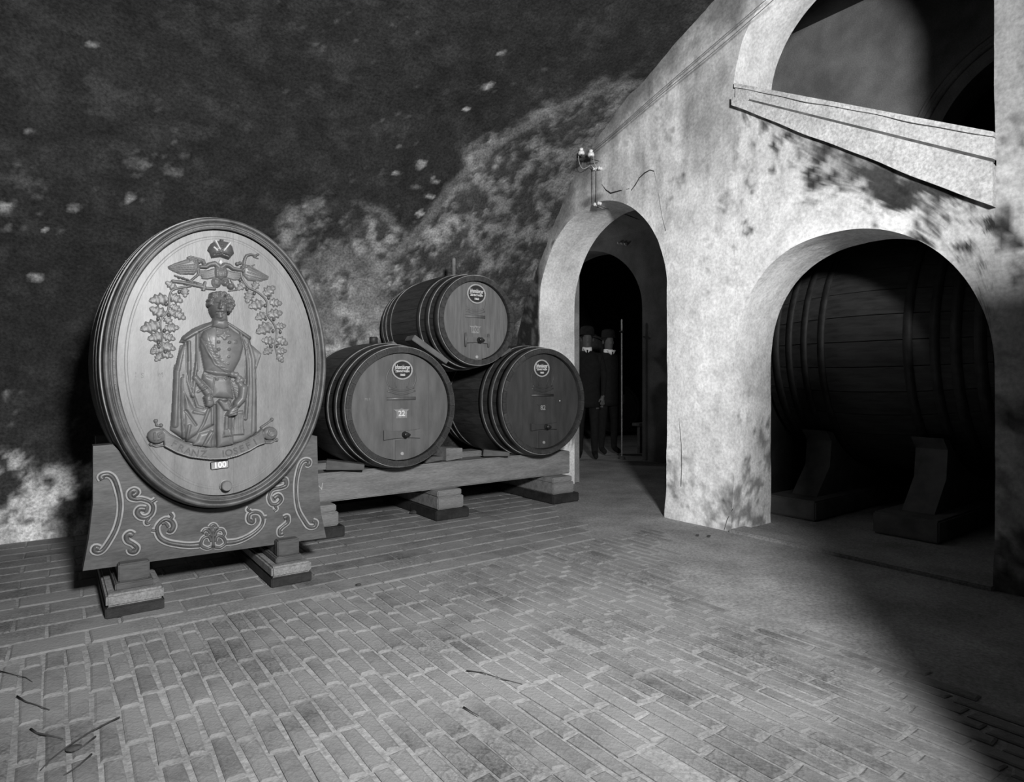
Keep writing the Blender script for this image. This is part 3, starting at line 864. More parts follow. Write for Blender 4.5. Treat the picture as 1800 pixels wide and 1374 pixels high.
# coat skirt and torso
R.poly(fp('b', (552, 230), (530, 320), (680, 500), (690, 580), (1015, 610), (970, 300), (900, 260)), 0.020, 0.035, base=0.024)
R.stroke(fp('b', (720, 300), (685, 500)), .004, .003, -0.006)
R.poly(fp('a', (730, 690), (600, 745), (548, 850), (540, 1000), (565, 1150), (610, 1374), (570, 190, 'b'), (720, 275, 'b'), (960, 275, 'b'), (1015, 180, 'b'), (1090, 1374), (1185, 1200), (1235, 1000), (1200, 830), (1000, 690)), 0.040, 0.075, base=0.022)
R.stroke(fp('a', (775, 740), (775, 1100)), .002, .002, -0.004)
R.stroke(fp('a', (605, 800), (650, 980), (720, 1140), (840, 1290), (985, 205, 'b')), .017, .013, 0.006)
for q in range(9):
    k = q / 8.0
    x, y = 640 + k * 260, 930 + k * 420
    R.stroke(fp('a', (x - 40, y - 8), (x + 60, y + 12)), .0025, .0025, -0.004)
R.stroke(fp('a', (550, 880), (640, 1090), (760, 1290), (870, 195, 'b'), (960, 235, 'b')), .004, .004, 0.004)
R.poly(fp('b', (570, 180), (558, 235), (730, 292), (962, 275), (962, 228), (750, 205)), 0.006, 0.006, add=True)
for p in ((810, 740), (808, 835), (812, 935), (815, 1050), (815, 1160), (980, 740), (992, 830), (985, 940), (980, 1050), (975, 1168), (965, 1278), (755, 308, 'b'), (885, 302, 'b')):
    R.bump(fp('a', p)[0], .0075, .0075, .006)
for p in ((910, 870), (870, 830), (945, 830), (910, 800), (1085, 935), (915, 760)): R.bump(fp('a', p)[0], .011, .011, .004)
# sash knot and fringe
for p in ((990, 240), (1045, 250), (1090, 300), (1125, 330), (1110, 400), (1070, 350)): R.bump(fp('b', p)[0], .016, .016, .012, add=False, base=0.036)
R.poly(fp('b', (960, 320), (1100, 380), (1090, 560), (1040, 600)), 0.010, 0.01, base=0.030)
R.poly(fp('b', (1030, 790), (1160, 780), (1172, 1140), (1008, 1145)), 0.008, 0.008, base=0.030)
for q in range(7): R.stroke(fp('b', (1030 + q * 20, 830), (1028 + q * 22, 1130)), .002, .002, -0.004)
for q in range(5): R.stroke(fp('b', (985 + q * 18, 330 + q * 8), (1040 + q * 12, 560)), .002, .002, -0.004)
# arms, hands, gloves
R.stroke(fp('b', (440, 290), (560, 430), (630, 510)), .014, .021, 0.014, add=False, base=0.028)
for q in range(3): R.stroke(fp('b', (470 + q * 40, 420 + q * 35), (540 + q * 35, 360 + q * 45)), .003, .003, -.005)
R.stroke(fp('b', (480, 500), (600, 440)), .006, .006, 0.006)
R.poly(fp('b', (555, 580), (640, 510), (700, 590), (715, 690), (650, 735), (585, 715)), 0.020, 0.02, base=0.036)
for q in range(4): R.stroke(fp('b', (600 + q * 28, 640), (605 + q * 26, 735 - q * 8)), .006, .005, .006)
R.stroke(fp('b', (1150, 450), (1130, 600), (1060, 680)), .026, .022, 0.032, add=False, base=0.026)
R.poly(fp('b', (765, 640), (800, 606), (880, 640), (930, 606), (985, 690), (940, 780), (860, 780)), 0.012, 0.012, base=0.040)
R.poly(fp('b', (940, 740), (1040, 670), (1080, 740), (1050, 850), (930, 875), (870, 850)), 0.020, 0.02, base=0.040)
for q in range(4): R.stroke(fp('b', (1050, 710 + q * 40), (930 - q * 8, 775 + q * 30)), .006, .006, .008)
R.stroke(fp('b', (905, 620), (945, 740)), .003, .003, -0.006)
# sword knot and tassel
R.stroke(fp('b', (900, 880), (895, 1045)), .010, .012, 0.014, add=False, base=0.036)
R.poly(fp('b', (858, 1050), (955, 1040), (985, 1165), (840, 1180)), 0.012, 0.01, base=0.036)
for q in range(5): R.stroke(fp('b', (865 + q * 24, 1065), (858 + q * 28, 1170)), .002, .002, -0.004)
# collar, head, hair, face
R.poly(fp('a', (728, 690), (740, 610), (765, 555), (965, 545), (990, 700), (900, 735)), 0.022, 0.03, base=0.042)
R.H *= 1.22
fig = R.build('figure_relief', M_RELIEF, oval, FY0, OFF)
fig['label'] = 'carved standing figure in uniform, sash and long cloak'
R = Relief(0.62, 0.86, 1.40, 1.74, 0.0022)
for p in ((735, 215), (705, 270), (700, 325), (745, 175), (800, 165), (860, 158), (920, 165), (975, 200), (1015, 240), (1045, 290), (1055, 345), (1030, 390), (1000, 430), (985, 300), (960, 240), (880, 200), (790, 205), (995, 365)):
    R.bump(fp('a', p)[0], .0135, .013, .024, add=False, base=0.040)
R.poly(fp('a', (765, 450), (960, 450), (975, 600), (870, 640), (755, 600)), 0.03, 0.03, base=0.042)
R.bump(fp('a', (838, 372))[0], .0440, .068, .066, add=False, base=0.022)
R.stroke(fp('a', (840, 290), (828, 350), (815, 400)), .006, .010, .014)
R.bump(fp('a', (815, 402))[0], .010, .009, .007)
for p in ((772, 335), (885, 325)):
    R.bump(fp('a', p)[0], .016, .010, -.012); R.bump(fp('a', p)[0], .009, .005, .005)
R.stroke(fp('a', (735, 320), (770, 308), (805, 318)), .004, .004, .004); R.stroke(fp('a', (845, 308), (885, 298), (930, 315)), .004, .004, .004)
R.stroke(fp('a', (775, 450), (820, 440), (875, 452)), .005, .005, .005)
R.stroke(fp('a', (785, 472), (825, 478), (865, 474)), .003, .003, -.006)
R.stroke(fp('a', (795, 495), (845, 495)), .006, .006, .005)
R.bump(fp('a', (828, 535))[0], .016, .011, .009)
for p in ((760, 420), (900, 410)): R.bump(fp('a', p)[0], .016, .018, .005)
R.H *= 1.2
R.build('carved_head', M_HEADBRONZE, fig, FY0, OFF)
# double eagle
R = Relief(0.44, 1.02, 1.62, 1.90, 0.0024)
R.poly(fp('c', (42, 600), (160, 545), (380, 470), (450, 450), (560, 490), (570, 640), (480, 740), (250, 735), (130, 685), (55, 640)), 0.016, 0.03)
R.poly(fp('c', (1280, 560), (1400, 575), (1600, 690), (1730, 765), (1720, 815), (1600, 852), (1380, 842), (1290, 740)), 0.016, 0.03)
for a_, b_ in (((60, 622), (500, 575)), ((90, 645), (500, 620)), ((130, 672), (480, 660)), ((210, 705), (470, 695)), ((120, 590), (400, 520)), ((1400, 600), (1700, 760)), ((1380, 650), (1715, 780)), ((1360, 700), (1715, 800)), ((1340, 750), (1650, 835))):
    R.stroke(fp('c', a_, b_), .0025, .0025, -.006)
R.poly(fp('c', (830, 610), (920, 640), (1010, 600), (1045, 700), (1030, 780), (930, 840), (830, 790), (810, 690)), 0.030, 0.035)
for p in [(850 + (q % 5) * 38, 660 + (q // 5) * 34) for q in range(20)]: R.bump(fp('c', p)[0], .006, .007, .004)
R.stroke(fp('c', (900, 620), (830, 555), (740, 570), (680, 610), (590, 610)), .015, .010, .024, add=False)
R.stroke(fp('c', (940, 620), (1000, 575), (1070, 590), (1130, 640), (1260, 665)), .015, .010, .024, add=False)
R.stroke(fp('c', (380, 460), (430, 440), (540, 470), (640, 500), (660, 560)), .006, .008, .016, add=False)
for p, r_ in (((420, 490), 24), ((480, 520), 26), ((560, 520), 30), ((620, 510), 26), ((640, 550), 24), ((540, 600), 22), ((1200, 560), 26), ((1250, 545), 24), ((1290, 620), 28), ((1345, 605), 30), ((1300, 680), 24)):
    R.bump(fp('c', p)[0], r_ * PXM / 9.474 * 1.3, r_ * PXM / 9.474 * 1.3, .020, add=False)
R.stroke(fp('c', (1310, 560), (1330, 470), (1360, 420), (1430, 400), (1500, 425), (1550, 400)), .009, .006, .016, add=False)
R.stroke(fp('c', (1480, 440), (1550, 470)), .005, .003, .012, add=False)
R.stroke(fp('c', (1490, 570), (1440, 600)), .003, .004, .008, add=False)
R.stroke(fp('c', (130, 845), (300, 870), (650, 945)), .009, .010, .014, add=False)
R.stroke(fp('c', (665, 865), (630, 1025)), .007, .010, .016, add=False)
R.stroke(fp('c', (690, 962), (820, 975)), .009, .009, .018, add=False)
R.stroke(fp('c', (165, 755), (300, 800), (440, 850), (610, 900)), .005, .006, .012, add=False)
for p in ((230, 785), (300, 800), (370, 825), (500, 870)): R.bump(fp('c', p)[0], .008, .008, .008)
R.stroke(fp('c', (560, 640), (545, 740), (440, 830)), .006, .006, .014, add=False)
R.bump(fp('c', (850, 870))[0], .024, .028, .016, add=False); R.bump(fp('c', (1000, 860))[0], .022, .024, .015, add=False)
for p in ((830, 840), (870, 850), (840, 890), (870, 900), (985, 835), (1015, 850), (990, 885)): R.bump(fp('c', p)[0], .008, .009, .006)
R.bump(fp('c', (1088, 935))[0], .018, .018, .030, add=False)
R.stroke(fp('c', (1090, 830), (1200, 990), (1060, 1010)), .004, .004, .010, add=False)
for p in [(580 + (q % 6) * 42, 690 + (q // 6) * 40) for q in range(12)] + [(1070 + (q % 4) * 44, 710 + (q // 4) * 40) for q in range(10)]: R.bump(fp('c', p)[0], .007, .008, .006, add=False)
for q in range(4):
    R.stroke(fp('c', (820, 660 + q * 34), (700, 690 + q * 34), (590 + q * 12, 680 + q * 38)), .010, .006, .009, add=False)
    R.stroke(fp('c', (1040, 690 + q * 28), (1150, 720 + q * 30), (1250, 705 + q * 34)), .010, .006, .009, add=False)
R.build('eagle_relief', M_RELIEF, oval, FY0, OFF)
# crown
R = Relief(0.62, 0.86, 1.78, 1.90, 0.002)
R.poly(fp('c', (700, 335), (722, 280), (760, 222), (830, 182), (930, 172), (1050, 198), (1120, 270), (1148, 385), (1100, 440), (1058, 492), (920, 445), (770, 465), (735, 370)), 0.040, 0.05)
R.bump(fp('c', (940, 160))[0], .010, .010, .018, add=False)
R.stroke(fp('c', (800, 395), (930, 375), (1050, 425)), .006, .006, .008); R.stroke(fp('c', (790, 430), (930, 415), (1050, 460)), .005, .005, .007)
for p in ((835, 400), (880, 395), (930, 395), (980, 400), (1020, 412), (935, 300), (930, 260)): R.bump(fp('c', p)[0], .006, .006, .005)
crown = R.build('crown_relief', M_CROWN, oval, FY0, OFF)
crown['label'] = 'dark domed carved crown'
R = Relief(0.62, 0.86, 1.74, 1.90, 0.002)
for a_, b_ in (((822, 188), (893, 330)), ((1062, 225), (962, 350)), ((800, 300), (850, 350))): R.stroke(fp('c', a_, b_), .0055, .0045, .006, add=False, base=0.037)
R.build('crown_band', M_PALE, crown, FY0, OFF)
R = Relief(0.62, 0.86, 1.74, 1.84, 0.002)
R.poly(fp('c', (915, 480), (948, 545), (920, 585), (878, 548)), 0.004, 0.01, base=0.022)
R.build('crown_gem', M_PALE, crown, FY0, OFF)
# oak branches with leaves and acorns
def leaf_mesh():
    rr = []
    n = 22
    for i in range(n):
        t = i / (n - 1); env = math.sin(PI * t ** 0.75) ** 0.7
        rr.append((t, max(0.02, env * (0.34 + 0.07 * math.cos(2 * PI * (t * 3.5 - 0.15))))))
    lay = []
    for k, h in ((0, 0.03), (0.45, 0.10), (0.8, 0.07), (1.0, -0.06)):
        for sg in ((1,) if k == 0 else (1, -1)):
            lay.append([(t, sg * k * w, h * (0.3 + math.sin(PI * min(1, t * 1.0))) + (0.02 * math.cos(2 * PI * (t * 3.5)) if 0 < k < 1 else 0)) for t, w in rr])
    v = [p for l in lay for p in l]
    order = [6, 4, 2, 0, 1, 3, 5]
    f = []
    for a_, b_ in zip(order[:-1], order[1:]):
        for i in range(n - 1):
            f.append((a_ * n + i, a_ * n + i + 1, b_ * n + i + 1, b_ * n + i))
    return mesh_from('leaf', v, f, True)
LEAF = leaf_mesh(); LEAF.materials.append(M_RELIEF)
bm = bmesh.new(); bmesh.ops.create_icosphere(bm, subdivisions=2, radius=1.0); ACORN = bm_mesh('acorn', bm, True); ACORN.materials.append(M_CROWN)
def branch(stem, leaves, acorns):
    S = catmull([(*fp('g', p)[0],) for p in stem], 5)
    bm = bmesh.new()
    add_tube(bm, [(p[0] - OXC, FY0 - OY - 0.006, p[1] - OZC) for p in S], [0.0062 - 0.003 * i / len(S) for i in range(len(S))], 8)
    st = link('oak_branch', bm_mesh('oak_branch', bm, True), M_RELIEF, oval)
    SA = np.array(S)
    for lf in leaves:
        x, z = fp('g', lf[:2])[0]; r = lf[2] * PXM / CROPS['g'][2]
        d2 = np.hypot(SA[:, 0] - x, SA[:, 1] - z); i = int(np.argmin(d2))
        ax, az = S[i]
        ang = math.atan2(z - az - 0.012, x - ax)
        L = r * 2.5
        o = bpy.data.objects.new('leaf', LEAF); COL.objects.link(o); o.parent = st
        o.matrix_local = (Matrix.Translation((x - L / 2 * math.cos(ang) - OXC, FY0 - OY - 0.004, z - L / 2 * math.sin(ang) - OZC)) @ Matrix.Rotation(PI / 2, 4, 'X') @ Matrix.Rotation(ang, 4, 'Z') @ Matrix.Diagonal((L, L * 1.0, L * 0.75, 1)))
    for p in acorns:
        x, z = fp('g', p)[0]
        o = bpy.data.objects.new('acorn', ACORN); COL.objects.link(o); o.parent = st
        o.matrix_local = Matrix.Translation((x - OXC, FY0 - OY - 0.006, z - OZC)) @ Matrix.Diagonal((0.0085, 0.009, 0.011, 1))
H2 = lambda x, y: ((130 + x / 3.817 - 240) * 6.246, (360 + y / 3.817 - 400) * 6.246)
branch([(600, 640), (430, 670), (370, 720), (355, 850), (335, 925), (270, 1010), (263, 1100), (285, 1180), (275, 1300), H2(590, 930), H2(592, 1010)],
       [(240, 790, 72), (230, 920, 66), (435, 780, 58), (375, 630, 48), (530, 710, 46), (435, 885, 48), (475, 965, 55), (395, 940, 40), (150, 1090, 78), (350, 1020, 46), (390, 1100, 56),
        (210, 1200, 64), (360, 1205, 50), (350, 1310, 56), (235, 1330, 60)] + [H2(555, 975) + (56,), H2(640, 955) + (52,), H2(625, 1005) + (50,), H2(565, 1025) + (40,)],
       [(467, 705), (322, 840), (350, 960), (235, 1000), (305, 1130), (240, 1262), H2(568, 952), H2(612, 985)])
branch([(1140, 480), (1165, 570), (1230, 660), (1330, 710), (1425, 810), (1438, 960), (1500, 1050), (1535, 1150), (1520, 1250), H2(1345, 940), H2(1362, 1010)],
       [(1150, 645, 50), (1230, 765, 58), (1310, 625, 48), (1310, 850, 70), (1460, 690, 66), (1530, 825, 58), (1360, 975, 55), (1525, 945, 68), (1585, 1080, 48), (1395, 1110, 80), (1440, 1240, 58), (1600, 1250, 58)]
       + [H2(1300, 980) + (50,), H2(1395, 980) + (48,), H2(1385, 1030) + (46,), H2(1400, 920) + (50,)],
       [(1135, 575), (1210, 675), (1290, 722), (1448, 770), (1410, 855), (1415, 1000), (1505, 1005), (1495, 1135), (1575, 1145), (1470, 1300), H2(1322, 950), H2(1360, 945)])
# scroll banner
R = Relief(0.38, 1.10, 0.70, 1.02, 0.0026)
btop = [(255, 160), (350, 240), (520, 325), (650, 385), (800, 405), (1000, 400), (1150, 370), (1300, 310), (1440, 230), (1510, 165)]
bbot = [(1545, 345), (1450, 380), (1350, 440), (1200, 505), (1050, 545), (850, 555), (600, 525), (430, 470), (270, 385)]
R.poly(fp('d', *(btop + bbot)), 0.010, 0.006, base=0.022)
R.stroke(fp('d', *btop), .004, .004, .006); R.stroke(fp('d', *bbot), .004, .004, .006)
R.bump(fp('d', (180, 255))[0], .042, .038, .020, add=False, base=0.020); R.bump(fp('d', (1605, 225))[0], .040, .036, .020, add=False, base=0.020)
R.stroke(fp('d', (145, 220), (145, 300)), .005, .005, .005); R.stroke(fp('d', (230, 215), (190, 225), (200, 260), (225, 280), (190, 300)), .004, .004, .005)
R.stroke(fp('d', (1640, 190), (1590, 180), (1570, 230), (1610, 260), (1650, 240)), .004, .004, .005)
for p in ((170, 68), (235, 125), (110, 365), (1637, 52), (1700, 308)): R.bump(fp('d', p)[0], .010, .010, .018, add=False)
for s_ in (((170, 80), (180, 125), (235, 130)), ((120, 370), (170, 390), (270, 380)), ((1500, 150), (1560, 110), (1630, 60)), ((1540, 345), (1620, 345), (1690, 312)), ((1515, 290), (1560, 320), (1640, 320))): R.stroke(fp('d', *s_), .006, .005, .014, add=False)
ban = R.build('banner_relief', M_RELIEF, oval, FY0, OFF)
def face_letter(ch, x, y, size, rot, m, parent, dy, **kw):
    p = fp('d', (x, y))[0]
    lettering(ch, size, m, parent, (p[0] - OXC, FY0 - OY - dy, p[1] - OZC), rot, depth=0.005, **kw)
for ch, x, y, r_ in (('F', 395, 352, -.50), ('R', 478, 408, -.40), ('A', 565, 446, -.28), ('N', 655, 470, -.16), ('Z', 762, 482, -.06), ('I', 1010, 480, .10), ('O', 1080, 466, .16), ('S', 1165, 444, .24), ('E', 1243, 415, .30), ('F', 1325, 378, .40), ('I', 1412, 330, .50)):
    face_letter(ch, x, y, 0.050, r_, M_CROWN, ban, 0.0325, bold=0.0006)
# number plate, pegged bung and faint stencil
p0 = onY(*cp('d', 980, 625), FY0)
bm = bmesh.new(); add_box(bm, -.046, .046, -.006, 0.002, -.022, .022, 0.004)
pl = link('number_plate', bm_mesh('number_plate', bm), M_HALO, oval, (p0.x - OXC, FY0 - OY - 0.001, p0.z - OZC), (0, -0.05, 0))
lettering('100', 0.042, M_LETTER, pl, (0, -.0075, 0), 0.0, depth=.002, bold=.0015)
p0 = onY(*cp('d', 1050, 880), FY0)
bm = bmesh.new(); add_lathe(bm, [(0.029, 0), (0.031, 0.012), (0.026, 0.014), (0.026, 0.045), (0.023, 0.050)], 20)
link('bung', bm_mesh('bung', bm), M_HEAD, oval, (p0.x - OXC, FY0 - OY, p0.z - OZC), (PI / 2, 0, 0))
for s, x, y in (('1', 415, 1140), ('S', 460, 1145), ('M', 580, 1140)):
    p = fp('h', (x, y))[0]; lettering(s, 0.034, M_CROWN, oval, (p[0] - OXC, FY0 - OY - .0006, p[1] - OZC), 0, depth=.001)

# ---- scroll stand of the oval cask
SY = 3.71
stand = thing('cask_stand', 'dark painted stand board with carved scrolls and shell under the oval cask', 'stand', (OXC, SY, 0.20))
def stand_outline(front=True):
    L = [(0.120, 0.217), (1.333, 0.200), (1.300, 0.36), (1.284, 0.55), (1.277, 0.815), (1.235, 0.825)]
    kk = barrel_k(0.20, OL, OB)
    arc = []
    for i in range(41):
        a = -0.60 - (PI - 1.20) * i / 40
        arc.append((OXC + (ORX * kk + 0.004) * math.cos(a), OZC + (ORZ * kk + 0.004) * math.sin(a)))
    R_ = [(0.245, 0.828), (0.162, 0.825), (0.162, 0.55), (0.146, 0.38)]
    return [(x - OXC, z - 0.20) for x, z in L + arc + R_]
bm = bmesh.new(); add_prism(bm, stand_outline(), 0.0, 0.10); link('stand_board', bm_mesh('stand_board', bm), M_STAND, stand)
bm = bmesh.new(); add_prism(bm, [(x_ * 0.93, z_) for x_, z_ in stand_outline()], 0.62, 0.72); link('stand_board', bm_mesh('stand_board', bm), M_STAND, stand)
def orn(name, k, pts, r, taper=None, halo=0.020):
    P = [np.array((*onY(*cp(k, *p), SY),)) for p in pts]
    S = catmull([(p[0] - OXC, p[1] - SY, p[2] - 0.20) for p in P], 6)
    n = len(S)
    rad = [r * (taper(i / (n - 1)) if taper else 1.0) for i in range(n)]
    bm = bmesh.new(); add_tube(bm, [(p[0], p[1] - 0.003, p[2]) for p in S], rad, 8, 0.8, (0, 1, 0))
    o = link(name, bm_mesh(name, bm, True), M_ORN, stand)
    if halo:
        bm = bmesh.new(); add_tube(bm, [(p[0], p[1] - 0.0005, p[2]) for p in S], [q + halo * 0.5 for q in rad], 10, 0.10, (0, 1, 0))
        link('paint_outline', bm_mesh('paint_outline', bm, True), M_HALO, o)
end = lambda t: 0.75 + 0.5 * abs(2 * t - 1)
orn('scroll_ornament', 'e', [(240, 430), (225, 405), (255, 385), (310, 385), (360, 430), (400, 540), (425, 680), (415, 820), (375, 960), (310, 1080), (250, 1165), (200, 1195), (155, 1180), (165, 1145), (205, 1160)], 0.010, end)
orn('scroll_ornament', 'e', [(555, 605), (600, 570), (570, 545), (530, 570), (535, 620), (590, 640), (660, 640), (740, 670), (770, 720), (755, 790), (700, 830), (640, 825), (605, 780), (630, 740), (690, 745)], 0.011, end)
orn('scroll_ornament', 'e', [(730, 830), (700, 870), (705, 895), (735, 885)], 0.007)
orn('scroll_ornament', 'e', [(735, 680), (770, 660), (800, 640)], 0.008)
orn('scroll_ornament', 'e', [(555, 1020), (525, 1000), (490, 1030), (505, 1080), (560, 1110), (600, 1150), (580, 1190), (540, 1185), (535, 1160)], 0.012, end)
orn('scroll_ornament', 'e', [(930, 960), (960, 970), (985, 920), (960, 870), (900, 850), (840, 890), (810, 950), (840, 1040), (920, 1090), (1040, 1115), (1150, 1125), (1260, 1118)], 0.011, end)
orn('scroll_ornament', 'e', [(945, 860), (970, 820), (950, 790)], 0.008); orn('scroll_ornament', 'e', [(755, 965), (800, 970)], 0.006)
orn('scroll_ornament', 'e', [(860, 895), (900, 890), (930, 930)], 0.007, None, 0)
orn('scroll_ornament', 'f', [(1065, 330), (1090, 335), (1095, 300), (1050, 290), (1005, 330), (970, 440), (955, 560), (960, 700), (985, 820), (1040, 920), (1090, 985), (1150, 985), (1165, 945), (1130, 930)], 0.010, end)
orn('scroll_ornament', 'f', [(800, 500), (845, 495), (850, 550), (800, 575), (730, 590), (690, 620), (670, 690), (700, 750), (760, 750), (800, 700), (770, 660), (725, 690)], 0.010, end)
orn('scroll_ornament', 'f', [(735, 770), (750, 800), (725, 820)], 0.007)
orn('scroll_ornament', 'f', [(830, 900), (865, 885), (870, 940), (820, 985), (785, 1020), (790, 1065), (820, 1055)], 0.011, end)
orn('scroll_ornament', 'f', [(500, 905), (500, 940), (460, 920), (465, 860), (520, 835), (580, 850), (610, 910), (590, 980), (520, 1050), (420, 1110), (320, 1145), (220, 1155)], 0.010, end)
orn('scroll_ornament', 'f', [(480, 830), (450, 810), (465, 785)], 0.007); orn('scroll_ornament', 'f', [(610, 890), (650, 888)], 0.006)
shell = None
for pts in ([(85, 1000), (88, 1200)], [(60, 1060), (30, 1080), (10, 1060)], [(70, 1200), (20, 1215), (-40, 1180), (-20, 1110), (40, 1090), (70, 1140)], [(105, 1200), (160, 1205), (215, 1160), (190, 1100), (130, 1085), (105, 1140)],
            [(75, 1090), (40, 1030), (0, 1020), (-25, 1050)], [(100, 1090), (130, 1030), (180, 1020), (205, 1060), (190, 1085)], [(80, 1050), (55, 1000), (30, 1000)], [(95, 1050), (115, 1000), (140, 1005)], [(88, 1010), (60, 985), (88, 965), (115, 985), (88, 1010)]):
    orn('shell_ornament', 'f', pts, 0.008, None, 0.014)
# two stepped feet carry the stand
def foot(x0, x1, label):
    t = thing('stand_foot', label, 'stand foot', ((x0 + x1) / 2, 3.57, 0), group='feet of the oval cask stand')
    cx = (x0 + x1) / 2; w = x1 - x0
    bm = bmesh.new(); add_box(bm, -w / 2, w / 2, 0.0, 0.95, 0.0, 0.055, 0.006); link('base_slab', bm_mesh('base_slab', bm), M_TAR, t)
    bm = bmesh.new(); add_box(bm, -w / 2 + .002, w / 2 - .002, 0.002, 0.95, 0.055, 0.115, 0.010); link('base_slab', bm_mesh('base_slab', bm), M_STONE, t)
    bm = bmesh.new(); add_box(bm, -w * .33, w * .33, 0.05, 0.90, 0.115, 0.150, 0.006); link('plinth', bm_mesh('plinth', bm), M_BEAMD, t)
    bm = bmesh.new(); add_box(bm, -w * .27, w * .27, 0.065, 0.132, 0.150, 0.240, 0.006); link('post', bm_mesh('post', bm), M_STAND, t)
    bm = bmesh.new(); add_box(bm, -w * .25, w * .25, 0.14, 0.90, 0.150, 0.198, 0.004); link('rail', bm_mesh('rail', bm), M_BEAMD, t)
foot(0.205, 0.455, 'stepped stone and timber foot under the left end of the scroll stand')
foot(0.975, 1.200, 'stepped stone and timber foot under the right end of the scroll stand')

# ---- three round casks on the beams
def crown_emblem(parent, cx, cz, s, m, y):
    """faint low carved crown on the cask head, in the local frame of the cask"""
    bm = bmesh.new()
    def tb(pts, r): add_tube(bm, [(cx + p[0] * s, y, cz + p[1] * s) for p in catmull(pts, 5)], r, 6, 0.45, (0, 1, 0))
    tb([(-.5, 0), (-.62, .35), (-.45, .75), (0, .95), (.45, .75), (.62, .35), (.5, 0)], .006)
    tb([(-.55, 0), (0, -.12), (.55, 0)], .007); tb([(-.6, -.12), (0, -.26), (.6, -.12)], .007)
    tb([(-.22, .0), (-.3, .4), (0, .95)], .004); tb([(.22, .0), (.3, .4), (0, .95)], .004)
    add_tube(bm, [(cx - .62 * s, y, cz - .42 * s), (cx + .62 * s, y, cz - .42 * s)], .012, 6, 0.35, (0, 1, 0))
    link('crown_emblem', bm_mesh('crown_emblem', bm, True), m, parent)
def round_cask(label, x, y, z, r, L, belly, m_head, hoops, sign, number, num_m, bar, nst=30, roll=0.0, inset=0.035):
    c = thing('wine_cask', label, 'cask', (x, y, z), group='casks stacked on the beams')
    make_staves(c, r, r, L, belly, nst, 0.055, M_STAVE, True, 10, 0.0010, 3, 0.012)
    for h0, h1 in hoops: make_hoop(c, r, r, L, belly, h0, h1, 0.004, M_HOOP, M_EDGE_GLINT)
    make_head(c, r - 0.048, r - 0.048, inset, (-0.55, -0.18, 0.2, 0.58), m_head, joint=0.0005)
    make_head(c, r - 0.048, r - 0.048, L - 0.06, (0.0,), m_head)
    fy = inset
    # oval enamelled sign
    sx_, sz_, sw, sh = sign
    bm = bmesh.new(); add_prism(bm, [(sw * math.cos(2 * PI * i / 40), sh * math.sin(2 * PI * i / 40)) for i in range(40)], -0.006, 0.002)
    s = link('sign', bm_mesh('sign', bm), M_PLAQUE, c, (sx_, fy - 0.001, sz_))
    bm = bmesh.new(); n = 48
    add_tube(bm, [(sw * 1.02 * math.cos(2 * PI * i / n), -0.005, sh * 1.02 * math.sin(2 * PI * i / n)) for i in range(n + 1)], 0.0075, 6)
    link('sign_rim', bm_mesh('sign_rim', bm, True), M_SIGNRIM, s)
    for txt, dz, size, kw in (('Johannisberger', sh * 0.30, sw * 0.60, dict(shear=.12, sx=0.44, bold=.0006)), ('ZEHNTWEIN', -sh * 0.16, sw * 0.28, dict(sx=.9, bold=.0006)), ('1860', -sh * 0.56, sw * 0.28, dict(bold=.0006))):
        lettering(txt, size, M_LETTER, s, (0, -0.0072, dz), 0, depth=.0015, **kw)
    # number tablet
    nx, nz, ns = number[1:]
    bm = bmesh.new(); add_prism(bm, [(-ns * .8, -ns * .62), (ns * .8, -ns * .62), (ns * .8, ns * .3), (ns * 1.25, ns * .62), (ns * .4, ns * .58), (0, ns * .75), (-ns * .4, ns * .58), (-ns * 1.25, ns * .62), (-ns * .8, ns * .3)], -.003, .002)
    pt = link('number_tablet', bm_mesh('number_tablet', bm), num_m[0], c, (nx, fy - .001, nz))
    lettering(number[0], ns * 1.05, num_m[1], pt, (0, -.0040, 0), 0, depth=.0015, bold=.001)
    crown_emblem(c, nx, nz + number[3] * 3.6, 0.20 * r / 0.46, m_head, fy)
    # cross bar, wicket board, tap and peg
    bx, bz, bw, bh, ends = bar
    bm = bmesh.new()
    P = []
    for i in range(13):
        t = -1 + i / 6.0
        P.append((bw * t, bh * (0.40 + 0.16 * t * t)))
    add_prism(bm, P + [(p[0], -p[1]) for p in reversed(P)], -0.022, 0.0)
    cb = link('cross_bar', bm_mesh('cross_bar', bm), m_head, c, (bx, fy, bz))
    if ends:
        for sgn in (-1, 1):
            bm = bmesh.new(); add_tube(bm, [(sgn * bw, -0.018, -bh * 1.1), (sgn * bw, -0.022, 0), (sgn * bw, -0.018, bh * 1.1)], [.008, .012, .008], 8)
            link('bar_bracket', bm_mesh('bar_bracket', bm, True), m_head, cb)
    bm = bmesh.new(); add_box(bm, -.055, .055, -.006, .002, -.078, .078, .003)
    wk = link('wicket_board', bm_mesh('wicket_board', bm), m_head, c, (bx, fy, bz - bh * .55 - .085))
    bm = bmesh.new(); add_lathe(bm, [(.014, 0), (.014, .010), (.009, .013)], 14)
    link('peg', bm_mesh('peg', bm), M_SIGNRIM if ends or number[0] == '22' else M_FADED, wk, (0, -.005, -.03), (PI / 2, 0, 0))
    bm = bmesh.new()
    add_lathe(bm, [(.020, 0), (.024, .012), (.016, .018), (.016, .040), (.020, .046), (.012, .052)], 16, Matrix.Translation((0, -.02, 0)) @ Matrix.Rotation(PI / 2, 4, 'X'))
    add_tube(bm, [(0.0, -.05, 0), (.022, -.055, -.002), (.034, -.055, -.006)], [.012, .013, .010], 10)
    link('tap', bm_mesh('tap', bm, True), M_METAL, c, (bx + .012, fy, bz))
    return c
HP = ((0.012, 0.075), (0.135, 0.19), (0.265, 0.315), (0.83, 0.88), (0.96, 1.015), (1.075, 1.138))
CY = 4.40
